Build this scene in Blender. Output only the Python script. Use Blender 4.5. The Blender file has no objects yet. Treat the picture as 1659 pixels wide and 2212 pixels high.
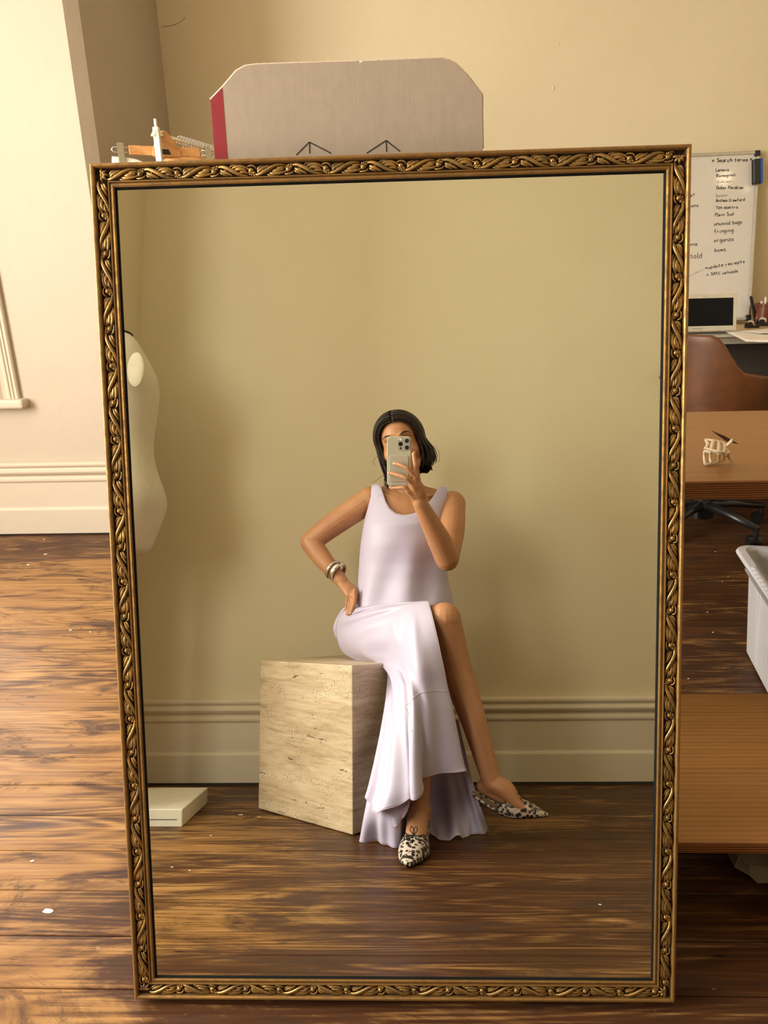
import bpy, bmesh, math, random
import numpy as np
from mathutils import Vector, Matrix
S = bpy.context.scene
COL = S.collection
rnd = random.Random(7)

# ------------------------------------------------------------------ camera
F = 1550.0; PX, PY = 829.5, 1106.0; H = 1.222
W = np.array([[0.999201, 0.013316, -0.037687], [0.031401, 0.321874, 0.946262], [-0.024731, 0.946689, -0.321198]])
CAM = np.array([0, 0, H])
cd = bpy.data.cameras.new('camera'); cam = bpy.data.objects.new('camera', cd); COL.objects.link(cam)
cd.sensor_fit = 'HORIZONTAL'; cd.sensor_width = 36.0; cd.lens = F / 1659 * 36.0
cd.clip_start = 0.004; cd.clip_end = 60
mw = Matrix.Identity(4)
for i in range(3):
    mw[i][0] = W[i][0]; mw[i][1] = W[i][1]; mw[i][2] = -W[i][2]; mw[i][3] = CAM[i]
cam.matrix_world = mw
S.camera = cam

# ------------------------------------------------------------------ daylight and exposure
S.view_settings.view_transform = 'Standard'; S.view_settings.look = 'None'
S.view_settings.gamma = 1.0; S.view_settings.use_curve_mapping = False
S.view_settings.exposure = 0.14
S.cycles.use_denoising = True
S.cycles.max_bounces = 8; S.cycles.diffuse_bounces = 5; S.cycles.glossy_bounces = 5; S.cycles.transmission_bounces = 8
S.cycles.sample_clamp_indirect = 6.0
S.cycles.caustics_reflective = False; S.cycles.caustics_refractive = False
wd = bpy.data.worlds.new('sky'); S.world = wd; wd.use_nodes = True
bg = wd.node_tree.nodes['Background']; bg.inputs[0].default_value = (0.80, 0.88, 1.0, 1); bg.inputs[1].default_value = 1.0

def area(name, loc, rot, sx, sy, power, color):
    l = bpy.data.lights.new(name, 'AREA'); l.shape = 'RECTANGLE'; l.size = sx; l.size_y = sy
    l.energy = power; l.color = color
    o = bpy.data.objects.new(name, l); COL.objects.link(o); o.location = loc; o.rotation_euler = rot
    return o
# daylight entering through the window openings
area('window_daylight_west', (-3.36, .52, 1.80), (0, -math.pi/2, 0), 2.1, 2.1, 290, (1.0, 0.945, 0.84))
area('window_daylight_north', (-2.45, 3.30, 1.80), (-math.pi/2, 0, 0), 0.95, 2.1, 52, (1.0, 0.95, 0.86))
area('window_daylight_east', (3.13, 0.9, 1.95), (0, math.pi/2, 0), 1.5, 1.2, 1.5, (1.0, 0.84, 0.62))

# ------------------------------------------------------------------ geometry helpers
NRM = np.array([-0.004527, 0.972337, -0.233538])            # mirror normal, away from the viewer
DM = 1.17                                # distance lens - mirror glass
def _ray(p): return W @ np.array([(p[0]-PX)/F, -(p[1]-PY)/F, 1.0])
CV = CAM + 2*DM*NRM
def at(px, py, axis, val):
    "point of the room that shows directly at a pixel of the photo, on the plane axis=val"
    r = _ray((px, py)); t = (val-CAM[axis])/r[axis]; return CAM + t*r
def mir(px, py, y):
    "point of the room that shows in the mirror at a pixel, at depth Y=y"
    r = _ray((px, py)); r = r-2*(r@NRM)*NRM; t = (y-CV[1])/r[1]; return CV + t*r
def mirz(px, py, z):
    r = _ray((px, py)); r = r-2*(r@NRM)*NRM; t = (z-CV[2])/r[2]; return CV + t*r

class MB:
    def __init__(s): s.v = []; s.f = []
    def add(s, v, f):
        o = len(s.v); s.v += [tuple(map(float, p)) for p in v]; s.f += [tuple(i+o for i in q) for q in f]; return s
    def box(s, a, b):
        x0, y0, z0 = a; x1, y1, z1 = b
        v = [(x0,y0,z0),(x1,y0,z0),(x1,y1,z0),(x0,y1,z0),(x0,y0,z1),(x1,y0,z1),(x1,y1,z1),(x0,y1,z1)]
        return s.add(v, [(0,3,2,1),(4,5,6,7),(0,1,5,4),(1,2,6,5),(2,3,7,6),(3,0,4,7)])
    def tube(s, pts, r, n=8, flat=1.0, up=None, cap=True, closed=False):
        "tube through pts; r radius or list; flat squashes it along the second axis"
        P = [np.array(p, float) for p in pts]; m = len(P)
        R = r if hasattr(r, '__len__') else [r]*m
        FL = flat if hasattr(flat, '__len__') else [flat]*m
        v = []; prev = None
        for i in range(m):
            if closed: t = P[(i+1) % m]-P[i-1]
            else: t = P[min(i+1, m-1)]-P[max(i-1, 0)]
            t = t/(np.linalg.norm(t)+1e-12)
            if prev is None:
                u = np.array(up if up is not None else ((0,0,1) if abs(t[2]) < .9 else (1,0,0)), float)
            else: u = prev
            if up is not None: u = np.array(up, float)
            a = u-(u@t)*t; a /= (np.linalg.norm(a)+1e-12); b = np.cross(t, a); prev = a
            for k in range(n):
                w = 2*math.pi*k/n
                v.append(P[i]+R[i]*(math.cos(w)*b+FL[i]*math.sin(w)*a))
        f = []
        for i in range(m if closed else m-1):
            j = (i+1) % m
            for k in range(n):
                f.append((i*n+k, i*n+(k+1) % n, j*n+(k+1) % n, j*n+k))
        if cap and not closed:
            f.append(tuple(range(n-1, -1, -1))); f.append(tuple((m-1)*n+k for k in range(n)))
        return s.add(v, f)
    def ell(s, c, r, n=12, m=8, rot=None):
        v = []; f = []
        c = np.array(c, float)
        R = np.eye(3) if rot is None else np.array(rot)
        for i in range(m+1):
            ph = math.pi*i/m
            for k in range(n):
                w = 2*math.pi*k/n
                v.append(c+R@np.array((r[0]*math.sin(ph)*math.cos(w), r[1]*math.sin(ph)*math.sin(w), r[2]*math.cos(ph))))
        for i in range(m):
            for k in range(n):
                f.append((i*n+k, (i+1)*n+k, (i+1)*n+(k+1) % n, i*n+(k+1) % n))
        return s.add(v, f)
    def lathe(s, prof, c=(0,0,0), n=24, cap=True):
        v = []; f = []
        for (r, z) in prof:
            for k in range(n):
                w = 2*math.pi*k/n; v.append((c[0]+r*math.cos(w), c[1]+r*math.sin(w), c[2]+z))
        for i in range(len(prof)-1):
            for k in range(n):
                f.append((i*n+k, i*n+(k+1) % n, (i+1)*n+(k+1) % n, (i+1)*n+k))
        if cap:
            f.append(tuple(range(n-1, -1, -1))); f.append(tuple((len(prof)-1)*n+k for k in range(n)))
        return s.add(v, f)
    def prism(s, poly, axis, a, b):
        "poly: list of 2D points, extruded along axis from a to b"
        n = len(poly); v = []
        for t in (a, b):
            for (p, q) in poly:
                v.append({0: (t, p, q), 1: (p, t, q), 2: (p, q, t)}[axis])
        f = [(i, (i+1) % n, n+(i+1) % n, n+i) for i in range(n)]
        f += [tuple(range(n-1, -1, -1)), tuple(range(n, 2*n))]
        return s.add(v, f)
    def grid(s, G, closed_u=False):
        "G: rows x cols x 3"
        G = np.asarray(G); a, b = G.shape[:2]
        f = []
        for i in range(a-1):
            for k in range(b if closed_u else b-1):
                f.append((i*b+k, i*b+(k+1) % b, (i+1)*b+(k+1) % b, (i+1)*b+k))
        return s.add(G.reshape(-1, 3), f)
    def mesh(s, name, smooth=False):
        me = bpy.data.meshes.new(name); me.from_pydata(s.v, [], s.f); me.update()
        bm = bmesh.new(); bm.from_mesh(me); bmesh.ops.recalc_face_normals(bm, faces=bm.faces); bm.to_mesh(me); bm.free()
        if smooth:
            me.polygons.foreach_set('use_smooth', [True]*len(me.polygons))
        return me
    def obj(s, name, mat, parent=None, smooth=False, bevel=0, seg=2, solid=0, sub=0, angle=40):
        me = s.mesh(name, smooth)
        o = bpy.data.objects.new(name, me); COL.objects.link(o)
        me.materials.append(mat)
        if parent: o.parent = parent
        if solid:
            m = o.modifiers.new('t', 'SOLIDIFY'); m.thickness = solid; m.offset = 0
        if bevel:
            m = o.modifiers.new('b', 'BEVEL'); m.width = bevel; m.segments = seg; m.limit_method = 'ANGLE'; m.angle_limit = math.radians(angle); m.harden_normals = False
        if sub:
            m = o.modifiers.new('s', 'SUBSURF'); m.levels = sub; m.render_levels = sub
        return o

def thing(name, label, cat, loc=(0,0,0), group=None):
    o = bpy.data.objects.new(name, None); COL.objects.link(o); o.location = loc
    o.empty_display_size = .05
    return tag(o, label, cat, group)
def tag(o, label, cat, group=None, kind=None):
    o['label'] = label; o['category'] = cat
    if group: o['group'] = group
    if kind: o['kind'] = kind
    return o
def structure(o, label=None):
    o['kind'] = 'structure'
    if label: o['label'] = label
    return o
def under(o, parent):
    "parent without moving (parents here are unrotated empties or transformed roots)"
    bpy.context.view_layer.update()
    o.parent = parent; o.matrix_parent_inverse = parent.matrix_world.inverted(); return o
def catmull(P, n):
    "resample a polyline through points smoothly (n points)"
    P = np.asarray(P, float); m = len(P)
    if m == 2:
        t = np.linspace(0, 1, n)[:, None]; return P[0]*(1-t)+P[1]*t
    Q = np.vstack([2*P[0]-P[1], P, 2*P[-1]-P[-2]])
    out = []
    for t in np.linspace(0, m-1, n):
        i = min(int(t), m-2); u = t-i
        p0, p1, p2, p3 = Q[i], Q[i+1], Q[i+2], Q[i+3]
        out.append(.5*((2*p1)+(-p0+p2)*u+(2*p0-5*p1+4*p2-p3)*u*u+(-p0+3*p1-3*p2+p3)*u**3))
    return np.array(out)
def sheet(rows, nu, nv):
    "smooth surface through rows of control points"
    R = np.array([catmull(r, nu) for r in rows])
    return np.stack([catmull(R[:, k], nv) for k in range(nu)], axis=1)

# ------------------------------------------------------------------ materials
class NT:
    def __init__(s, name):
        s.m = bpy.data.materials.new(name); s.m.use_nodes = True; s.t = s.m.node_tree
        s.b = s.t.nodes['Principled BSDF']
    def n(s, typ, **kw):
        x = s.t.nodes.new(typ)
        for k, v in kw.items():
            if k.startswith('i_'):
                key = k[2:].replace('_', ' ')
                x.inputs[int(key) if key.isdigit() else key].default_value = v
            else: setattr(x, k, v)
        return x
    def l(s, a, b): s.t.links.new(a, b)
    def coord(s, scale=(1,1,1), obj=False, rot=(0,0,0)):
        g = s.n('ShaderNodeTexCoord') if obj else s.n('ShaderNodeNewGeometry')
        m = s.n('ShaderNodeMapping'); m.inputs['Scale'].default_value = scale; m.inputs['Rotation'].default_value = rot
        s.l(g.outputs['Object' if obj else 'Position'], m.inputs['Vector']); return m.outputs[0]
    def noise(s, vec, scale, detail=4, rough=.55, dist=0):
        x = s.n('ShaderNodeTexNoise'); x.inputs['Scale'].default_value = scale; x.inputs['Detail'].default_value = detail
        x.inputs['Roughness'].default_value = rough; x.inputs['Distortion'].default_value = dist
        if vec is not None: s.l(vec, x.inputs['Vector'])
        return x.outputs['Fac']
    def ramp(s, fac, stops, interp='LINEAR'):
        x = s.n('ShaderNodeValToRGB'); x.color_ramp.interpolation = interp
        e = x.color_ramp.elements
        while len(e) < len(stops): e.new(.5)
        for i, (p, c) in enumerate(stops):
            e[i].position = p; e[i].color = (c, c, c, 1) if not hasattr(c, '__len__') else (*c, 1)
        s.l(fac, x.inputs[0]); return x.outputs[0]
    def mix(s, fac, a, b, mode='MIX'):
        x = s.n('ShaderNodeMix', data_type='RGBA', blend_type=mode)
        for inp, v in ((x.inputs['Factor'], fac), (x.inputs['A'], a), (x.inputs['B'], b)):
            if hasattr(v, 'links') or hasattr(v, 'is_linked'): s.l(v, inp)
            elif hasattr(v, '__len__'): inp.default_value = (*v, 1)
            else: inp.default_value = v
        # RGBA sockets sit further down the list
        return x.outputs['Result']
    def math(s, op, a, b=None, clamp=False):
        x = s.n('ShaderNodeMath', operation=op); x.use_clamp = clamp
        for i, v in enumerate((a, b)):
            if v is None: continue
            if hasattr(v, 'is_linked'): s.l(v, x.inputs[i])
            else: x.inputs[i].default_value = v
        return x.outputs[0]
    def bump(s, h, dist=.001, strength=1.0):
        x = s.n('ShaderNodeBump'); x.inputs['Distance'].default_value = dist; x.inputs['Strength'].default_value = strength
        s.l(h, x.inputs['Height']); s.l(x.outputs[0], s.b.inputs['Normal'])
    def base(s, c):
        if hasattr(c, 'is_linked'): s.l(c, s.b.inputs['Base Color'])
        else: s.b.inputs['Base Color'].default_value = (*c, 1)
        return s
    def set(s, **kw):
        for k, v in kw.items(): s.b.inputs[k.replace('_', ' ')].default_value = v
        return s
def _mixfix(s, fac, a, b, mode='MIX'):
    x = s.n('ShaderNodeMixRGB', blend_type=mode)
    for inp, v in ((x.inputs[0], fac), (x.inputs[1], a), (x.inputs[2], b)):
        if hasattr(v, 'is_linked'): s.l(v, inp)
        elif hasattr(v, '__len__'): inp.default_value = (*v, 1)
        else: inp.default_value = v
    return x.outputs[0]
NT.mix = _mixfix
def plain(name, c, rough=.5, metal=0, var=.06, scale=30, bump=0, **kw):
    m = NT(name); v = m.coord()
    f = m.noise(v, scale, 3)
    d = tuple(max(0, x*(1-var)) for x in c); e = tuple(min(1, x*(1+var)) for x in c)
    m.base(m.ramp(f, [(.3, d), (.7, e)])); m.set(Roughness=rough, Metallic=metal, **kw)
    if bump: m.bump(m.noise(v, scale*4, 3), bump)
    return m.m

def mat_wall(name, c1, c2, c3):
    m = NT(name); v = m.coord()
    f = m.noise(v, 1.1, 4, .6, .4); g = m.noise(v, 26, 4)
    c = m.ramp(f, [(.3, c1), (.55, c2), (.75, c3)])
    c = m.mix(m.ramp(m.noise(v, 7, 6, .7), [(.66, 0.0), (.78, .22)]), c, tuple(x*.72 for x in c1))
    m.base(c); m.set(Roughness=.62)
    m.bump(m.math('ADD', g, m.math('MULTIPLY', m.noise(v, 5, 3), 2.0)), .0012)
    return m.m
M = {}
M['wall'] = mat_wall('cream_wall_paint', (.68,.595,.405), (.705,.62,.43), (.725,.64,.455))
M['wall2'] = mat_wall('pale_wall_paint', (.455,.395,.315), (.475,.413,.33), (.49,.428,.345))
M['trim'] = mat_wall('cream_trim_gloss', (.68,.60,.46), (.70,.62,.48), (.72,.64,.50))
M['trim2'] = mat_wall('cream_trim_gloss_by_window', (.54,.475,.38), (.56,.49,.395), (.575,.505,.41))  # same trim paint, darkened to offset the strong window light
M['ceil'] = mat_wall('ceiling_paint', (.78,.72,.62), (.8,.74,.64), (.82,.76,.66))

def mat_floor():
    m = NT('worn_floorboards')
    oi = m.n('ShaderNodeObjectInfo'); g = m.n('ShaderNodeNewGeometry')
    add = m.n('ShaderNodeVectorMath', operation='ADD'); comb = m.n('ShaderNodeCombineXYZ')
    m.l(m.math('MULTIPLY', oi.outputs['Random'], 13.7), comb.inputs[0]); m.l(m.math('MULTIPLY', oi.outputs['Random'], 57.0), comb.inputs[2])
    m.l(g.outputs['Position'], add.inputs[0]); m.l(comb.outputs[0], add.inputs[1])
    def mp(sc):
        x = m.n('ShaderNodeMapping'); x.inputs['Scale'].default_value = sc; m.l(add.outputs[0], x.inputs[0]); return x.outputs[0]
    # growth rings: contour lines of a long stretched noise give cathedral figure
    fig = m.noise(mp((.75, 9.0, 1)), 1.0, 2, .4, .25)
    band = m.math('ADD', m.math('MULTIPLY', m.math('SINE', m.math('MULTIPLY', fig, 105.0)), .5), .5)
    fine = m.noise(mp((3.5, 170, 3)), 1.0, 6, .72)
    mid = m.noise(mp((1.4, 26, 1)), 1.0, 5, .65, .3)
    grain = m.math('ADD', m.math('ADD', m.math('MULTIPLY', band, .10), m.math('MULTIPLY', fine, .55)), m.math('MULTIPLY', mid, .35))
    wx_ = m.n('ShaderNodeSeparateXYZ'); m.l(g.outputs['Position'], wx_.inputs[0])
    path = m.n('ShaderNodeMapRange'); path.inputs['From Min'].default_value = -.10; path.inputs['From Max'].default_value = -1.3; path.inputs['To Min'].default_value = -.05; path.inputs['To Max'].default_value = .13; m.l(wx_.outputs[0], path.inputs['Value'])  # raises the pale mask toward the left side of the room
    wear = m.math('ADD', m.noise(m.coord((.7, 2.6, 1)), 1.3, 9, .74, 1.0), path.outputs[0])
    edge = m.n('ShaderNodeMapRange'); edge.inputs['From Min'].default_value = 2.70; edge.inputs['From Max'].default_value = 3.0; edge.inputs['To Min'].default_value = 0.0; edge.inputs['To Max'].default_value = -.17; m.l(wx_.outputs[1], edge.inputs['Value'])
    wear = m.math('ADD', wear, edge.outputs[0])
    wear = m.math('ADD', wear, m.math('MULTIPLY', m.math('SUBTRACT', grain, .5), .60))
    stain = m.ramp(grain, [(.34, (.034,.014,.007)), (.50, (.078,.031,.012)), (.66, (.150,.066,.025))])
    stain = m.mix(m.math('MULTIPLY', oi.outputs['Random'], .45), stain, (.052,.021,.010))
    bare = m.ramp(grain, [(.32, (.145,.060,.019)), (.50, (.275,.135,.043)), (.66, (.41,.23,.083))])
    c = m.mix(m.ramp(wear, [(.47, 0.0), (.60, .92)]), stain, bare)
    blot = m.noise(m.coord((1.5, 4.2, 1)), 1.7, 8, .72, 1.2)
    blot = m.math('ADD', blot, m.math('MULTIPLY', m.math('SUBTRACT', fine, .5), .30))
    c = m.mix(m.ramp(blot, [(.54, 0.0), (.62, .85)]), c, m.ramp(fine, [(.3, (.026,.013,.010)), (.7, (.080,.040,.024))]))
    vo = m.n('ShaderNodeTexVoronoi'); vo.inputs['Scale'].default_value = 1.0; m.l(mp((4.0, 17, 1)), vo.inputs['Vector'])
    hole = m.ramp(vo.outputs['Distance'], [(.05, 1.0), (.075, 0.0)])
    c = m.mix(m.math('MULTIPLY', hole, .85), c, (.012,.008,.006))
    c = m.mix(m.ramp(m.noise(m.coord((30, 70, 1), rot=(0,0,.4)), 1.0, 2, .5), [(.765, 0.0), (.79, .4)]), c, (.42,.32,.22))
    m.base(c); m.set(**{'Specular_IOR_Level': .22})
    m.l(m.ramp(blot, [(.3, .34), (.7, .55)]), m.b.inputs['Roughness'])
    m.bump(m.math('ADD', m.math('MULTIPLY', band, .2), m.math('MULTIPLY', fine, .6)), .0007, .6)
    return m.m
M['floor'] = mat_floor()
M['dark'] = plain('dark_underfloor', (.012,.008,.006), .9)

def mat_gold(name, gold, dirt, lo=.47, hi=.54, rough=.36):
    m = NT(name); g = m.n('ShaderNodeNewGeometry'); v = m.coord()
    p = m.ramp(g.outputs['Pointiness'], [(lo, 0.0), (hi, 1.0)])
    n = m.noise(v, 60, 5, .65)
    w = m.math('MULTIPLY', p, m.ramp(n, [(.35, .30), (.62, 1.0)]))
    m.base(m.mix(w, dirt, m.ramp(m.noise(v, 25, 3), [(.3, tuple(x*.8 for x in gold)), (.7, gold)])))
    m.l(m.ramp(w, [(0, .0), (1, .9)]), m.b.inputs['Metallic'])
    m.l(m.ramp(n, [(.2, rough+.12), (.8, rough)]), m.b.inputs['Roughness'])
    m.bump(m.noise(v, 400, 3), .0003)
    return m.m
M['gold'] = mat_gold('antique_gilding', (.38,.22,.068), (.11,.052,.016), .42, .53, .46)
M['goldcarve'] = mat_gold('antique_gilding_carved', (.50,.31,.105), (.022,.011,.004), .485, .545, .30)
M['golddirt'] = plain('dark_patina', (.035,.018,.008), .7)
M['black'] = plain('black_edge', (.010,.012,.012), .85, Specular_IOR_Level=.1)
mm = NT('mirror_silvering'); mm.base((.89,.92,.83)); mm.set(Metallic=1.0, Roughness=0.0); M['mirror'] = mm.m

def mat_travertine():
    m = NT('travertine'); v = m.coord(obj=True)
    b = m.noise(m.coord((1.0, 1.0, 7.0), obj=True), 3.0, 6, .62, .5)
    f = m.noise(m.coord((3, 3, 26), obj=True), 4.0, 6, .7, .6)
    c = m.ramp(m.math('ADD', m.math('MULTIPLY', b, .6), m.math('MULTIPLY', f, .4)), [(.36, (.36,.255,.15)), (.5, (.54,.415,.275)), (.62, (.66,.54,.39))])
    pit = m.noise(m.coord((70, 70, 150), obj=True), 2.0, 3, .65)
    zone = m.ramp(m.noise(m.coord((2.2, 2.2, 9), obj=True), 2.2, 3, .6), [(.48, 0.0), (.60, 1.0)])
    vein = m.ramp(m.noise(m.coord((9, 9, 46), obj=True), 1.0, 6, .72, .6), [(.64, 0.0), (.675, 1.0)])
    pits = m.math('MULTIPLY', m.ramp(pit, [(.58, 0.0), (.64, 1.0)]), zone)
    allp = m.math('MAXIMUM', m.math('MULTIPLY', pits, .75), vein)
    m.base(m.mix(allp, c, (.075,.045,.022))); m.set(Roughness=.42)
    m.bump(m.math('SUBTRACT', 1.0, allp), .003, .8)
    return m.m
M['travertine'] = mat_travertine()

def mat_pine(name, c1, c2, c3, ring=60, rough=.42, edge=False):
    m = NT(name); 
    warp = m.noise(m.coord((.6, 3, 3)), 1.4, 3)
    g = m.n('ShaderNodeNewGeometry'); sx = m.n('ShaderNodeSeparateXYZ'); m.l(g.outputs['Position'], sx.inputs[0])
    t = m.math('ADD', m.math('MULTIPLY', sx.outputs[1], float(ring)), m.math('MULTIPLY', sx.outputs[2], 1150.0 if edge else ring*1.0))
    band = m.math('SINE', m.math('ADD', t, m.math('MULTIPLY', warp, 9.0)))
    band = m.math('ADD', m.math('MULTIPLY', band, .5), .5)
    fine = m.noise(m.coord((2, 130, 130)), 1.0, 4, .6)
    x = m.math('ADD', m.math('MULTIPLY', band, .5 if edge else .22), m.math('MULTIPLY', fine, .5 if edge else .78))
    m.base(m.ramp(x, [(.25, c1), (.5, c2), (.75, c3)])); m.set(Roughness=rough)
    m.bump(x, .0006)
    return m.m
M['pine'] = mat_pine('honey_pine', (.25,.112,.030), (.325,.155,.044), (.38,.19,.06), 520)
M['pineedge'] = mat_pine('pine_front_edge', (.10,.030,.008), (.22,.085,.024), (.30,.125,.038), 60, edge=True)
# ------------------------------------------------------------------ more materials
M['leather'] = None
def mat_leather():
    m = NT('tan_leather'); v = m.coord()
    f = m.noise(v, 7, 6, .65, .5); g = m.noise(m.coord((6, 6, 22)), 4, 3)
    c = m.ramp(f, [(.3, (.085,.028,.007)), (.55, (.125,.044,.012)), (.75, (.175,.066,.021))])
    c = m.mix(m.ramp(g, [(.70, 0.0), (.78, .35)]), c, (.30,.14,.055))
    m.base(c); m.set(Roughness=.42); m.bump(m.noise(v, 420, 4), .00018); return m.m
M['leather'] = mat_leather()
M['blackplastic'] = plain('black_plastic', (.012,.012,.013), .32)
M['whiteplastic'] = plain('white_plastic_tub', (.76,.76,.79), .38, var=.02)
M['greyplastic'] = plain('grey_plastic', (.33,.34,.37), .4)
M['board'] = plain('whiteboard_enamel', (.66,.63,.58), .07, var=.015)
M['alu'] = plain('brushed_aluminium', (.62,.61,.58), .38, 1.0)
M['marker'] = plain('black_marker_ink', (.012,.012,.014), .5)
M['markerfaint'] = plain('rubbed_marker_ink', (.26,.25,.24), .5)
M['blue'] = plain('blue_plastic', (.015,.09,.38), .4)
M['screen'] = plain('switched_off_screen', (.006,.006,.007), .3, Specular_IOR_Level=.12)
M['laptop'] = plain('laptop_aluminium', (.64,.60,.50), .4, .35)
M['keys'] = plain('dark_keys', (.02,.02,.022), .5)
M['paper'] = plain('white_paper', (.86,.82,.78), .7, var=.02)
M['terracotta'] = plain('glazed_terracotta', (.17,.048,.024), .3, var=.12)
M['chrome'] = plain('chrome', (.78,.78,.78), .14, 1.0, var=.02)
M['hangerwood'] = mat_pine('beech_hanger', (.50,.22,.07), (.62,.31,.11), (.66,.36,.15), 140, .35)
M['whitecloth'] = plain('white_cotton', (.84,.80,.72), .8, var=.03, bump=.0008)
M['whitemetal'] = plain('white_enamelled_metal', (.84,.80,.70), .35, var=.02)
M['ivory'] = plain('ivory_acetate', (.78,.66,.48), .28, var=.03)
M['deskwood'] = mat_pine('pale_birch_desk', (.50,.36,.19), (.60,.45,.26), (.66,.50,.30), 50, .4)
M['deskgrey'] = plain('dark_grey_panel', (.055,.045,.038), .6)
M['bag'] = plain('crumpled_paper_bag', (.30,.25,.21), .7)
M['red'] = plain('printed_red', (.30,.018,.03), .6, var=.1)
M['ink'] = plain('printed_black', (.02,.016,.014), .6)
def mat_card():
    m = NT('corrugated_cardboard'); v = m.coord()
    f = m.noise(m.coord((60, 40, 40)), 1.0, 4, .6); g = m.noise(v, 9, 5)
    c = m.ramp(m.math('ADD', m.math('MULTIPLY', f, .6), m.math('MULTIPLY', g, .4)), [(.3, (.385,.32,.26)), (.7, (.45,.375,.305))])
    m.base(c); m.set(Roughness=.8); m.bump(m.noise(m.coord((240, 8, 8)), 1.0, 2), .00012); return m.m
M['card'] = mat_card()
M['cardedge'] = plain('torn_cardboard_edge', (.62,.52,.42), .9, var=.2, scale=200)
M['slab'] = plain('chipped_white_paint', (.76,.72,.60), .5, var=.05)
M['linen'] = plain('cream_jersey_cover', (.68,.63,.49), .75, var=.04, bump=.0006)
M['speck'] = plain('white_paint_drip', (.82,.78,.72), .5)

# ------------------------------------------------------------------ floor: one board after another
fl = bpy.data.objects.new('floor', None); COL.objects.link(fl); structure(fl, 'old dark stained floorboards worn pale in places')
MB().box((-3.45, -.95, -.06), (3.3, 4.6, -.024)).obj('subfloor', M['dark'], fl)
PWID = .1085; y = -.80; row = 0; rf = random.Random(3)
while y < 4.50:
    x = -3.42; brk = rf.choice((rf.uniform(-3.0, -2.2), rf.uniform(2.1, 3.0), 9))
    while x < 3.28:
        x1 = min(brk, 3.28) if x < brk-.01 else 3.28; x0 = max(x, -3.42); L = x1-x
        if x1-x0 > .05:
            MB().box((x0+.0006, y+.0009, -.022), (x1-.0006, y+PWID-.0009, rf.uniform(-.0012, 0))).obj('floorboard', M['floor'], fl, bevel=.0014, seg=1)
        x += L
    y += PWID
def blob(px, py, r, mirrored=False):
    c = mirz(px, py, 0) if mirrored else at(px, py, 2, 0)
    m = MB(); n = 11; rr = [r*rf.uniform(.6, 1.2) for _ in range(n)]
    m.v = [(c[0], c[1], .0012)]+[(c[0]+rr[k]*1.5*math.cos(2*math.pi*k/n), c[1]+rr[k]*math.sin(2*math.pi*k/n), .0002) for k in range(n)]
    m.f = [(0, 1+k, 1+(k+1) % n) for k in range(n)]
    return m
sp = MB()
for px, py, r in ((103,1968,.007),(98,1197,.006),(60,1220,.006),(96,1165,.005),(152,1361,.004),(195,1365,.003),(70,1860,.003),(1545,1192,.003),(1560,1256,.003),(1528,1322,.003),(1487,1466,.003),(1573,1245,.002),(1540,1366,.003)):
    b = blob(px, py, r); sp.add(b.v, b.f)
for px, py, r in ((560,1765,.004),(455,1805,.003),(520,1760,.006),(1296,1954,.003),(372,1873,.003),(410,1880,.003)):
    b = blob(px, py, r, True); sp.add(b.v, b.f)
o = sp.obj('paint_specks', M['speck'], fl); o['kind'] = 'stuff'

# ------------------------------------------------------------------ walls, window, baseboards
CEIL = 3.35
YN, YA, YS = 3.342, 4.462, -.774      # near wall with the window, far wall, wall behind the viewer
structure(MB().box((-1.325, YA, 0), (3.35, YA+.12, CEIL)).obj('wall_north', M['wall']), 'cream yellow far wall with small cracks')
w = MB()
w.box((-3.42, YN, 0), (-2.95, YN+.24, CEIL)).box((-2.95, YN, 0), (-1.95, YN+.24, .66)).box((-2.95, YN, 2.86), (-1.95, YN+.24, CEIL))
w.prism([(-1.95, YN), (-1.371, YN), (-1.3245, YN+.047), (-1.3245, YA+.12), (-1.95, YA+.12)], 2, 0, CEIL)
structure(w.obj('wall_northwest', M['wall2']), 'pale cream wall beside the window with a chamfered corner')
structure(MB().box((-1.5, YS-.12, 0), (3.35, YS, CEIL)).obj('wall_south', M['wall']), 'cream wall behind the seated woman seen in the mirror')
structure(MB().box((-1.42, YS-.12, 0), (-1.19, -.02, CEIL)).obj('wall_southwest', M['wall']), 'short return wall beside the dress form')
w = MB(); 
for a, b in (((-3.55, YS-.12, 0), (-3.42, -.55, CEIL)), ((-3.55, 1.6, 0), (-3.42, YN+.24, CEIL)), ((-3.55, -.55, 0), (-3.42, 1.6, .75)), ((-3.55, -.55, 2.85), (-3.42, 1.6, CEIL))): w.box(a, b)
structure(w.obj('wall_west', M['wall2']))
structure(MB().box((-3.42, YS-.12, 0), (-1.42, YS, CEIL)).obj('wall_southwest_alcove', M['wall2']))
w = MB()
for a, b in (((3.23, YS, 0), (3.35, .15, CEIL)), ((3.23, 1.65, 0), (3.35, YA, CEIL)), ((3.23, .15, 0), (3.35, 1.65, 1.35)), ((3.23, .15, 2.55), (3.35, 1.65, CEIL))): w.box(a, b)
structure(w.obj('wall_east', M['wall']))
structure(MB().box((-3.55, YS-.12, CEIL), (3.35, YA+.12, CEIL+.1)).obj('ceiling', M['ceil']))
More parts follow.
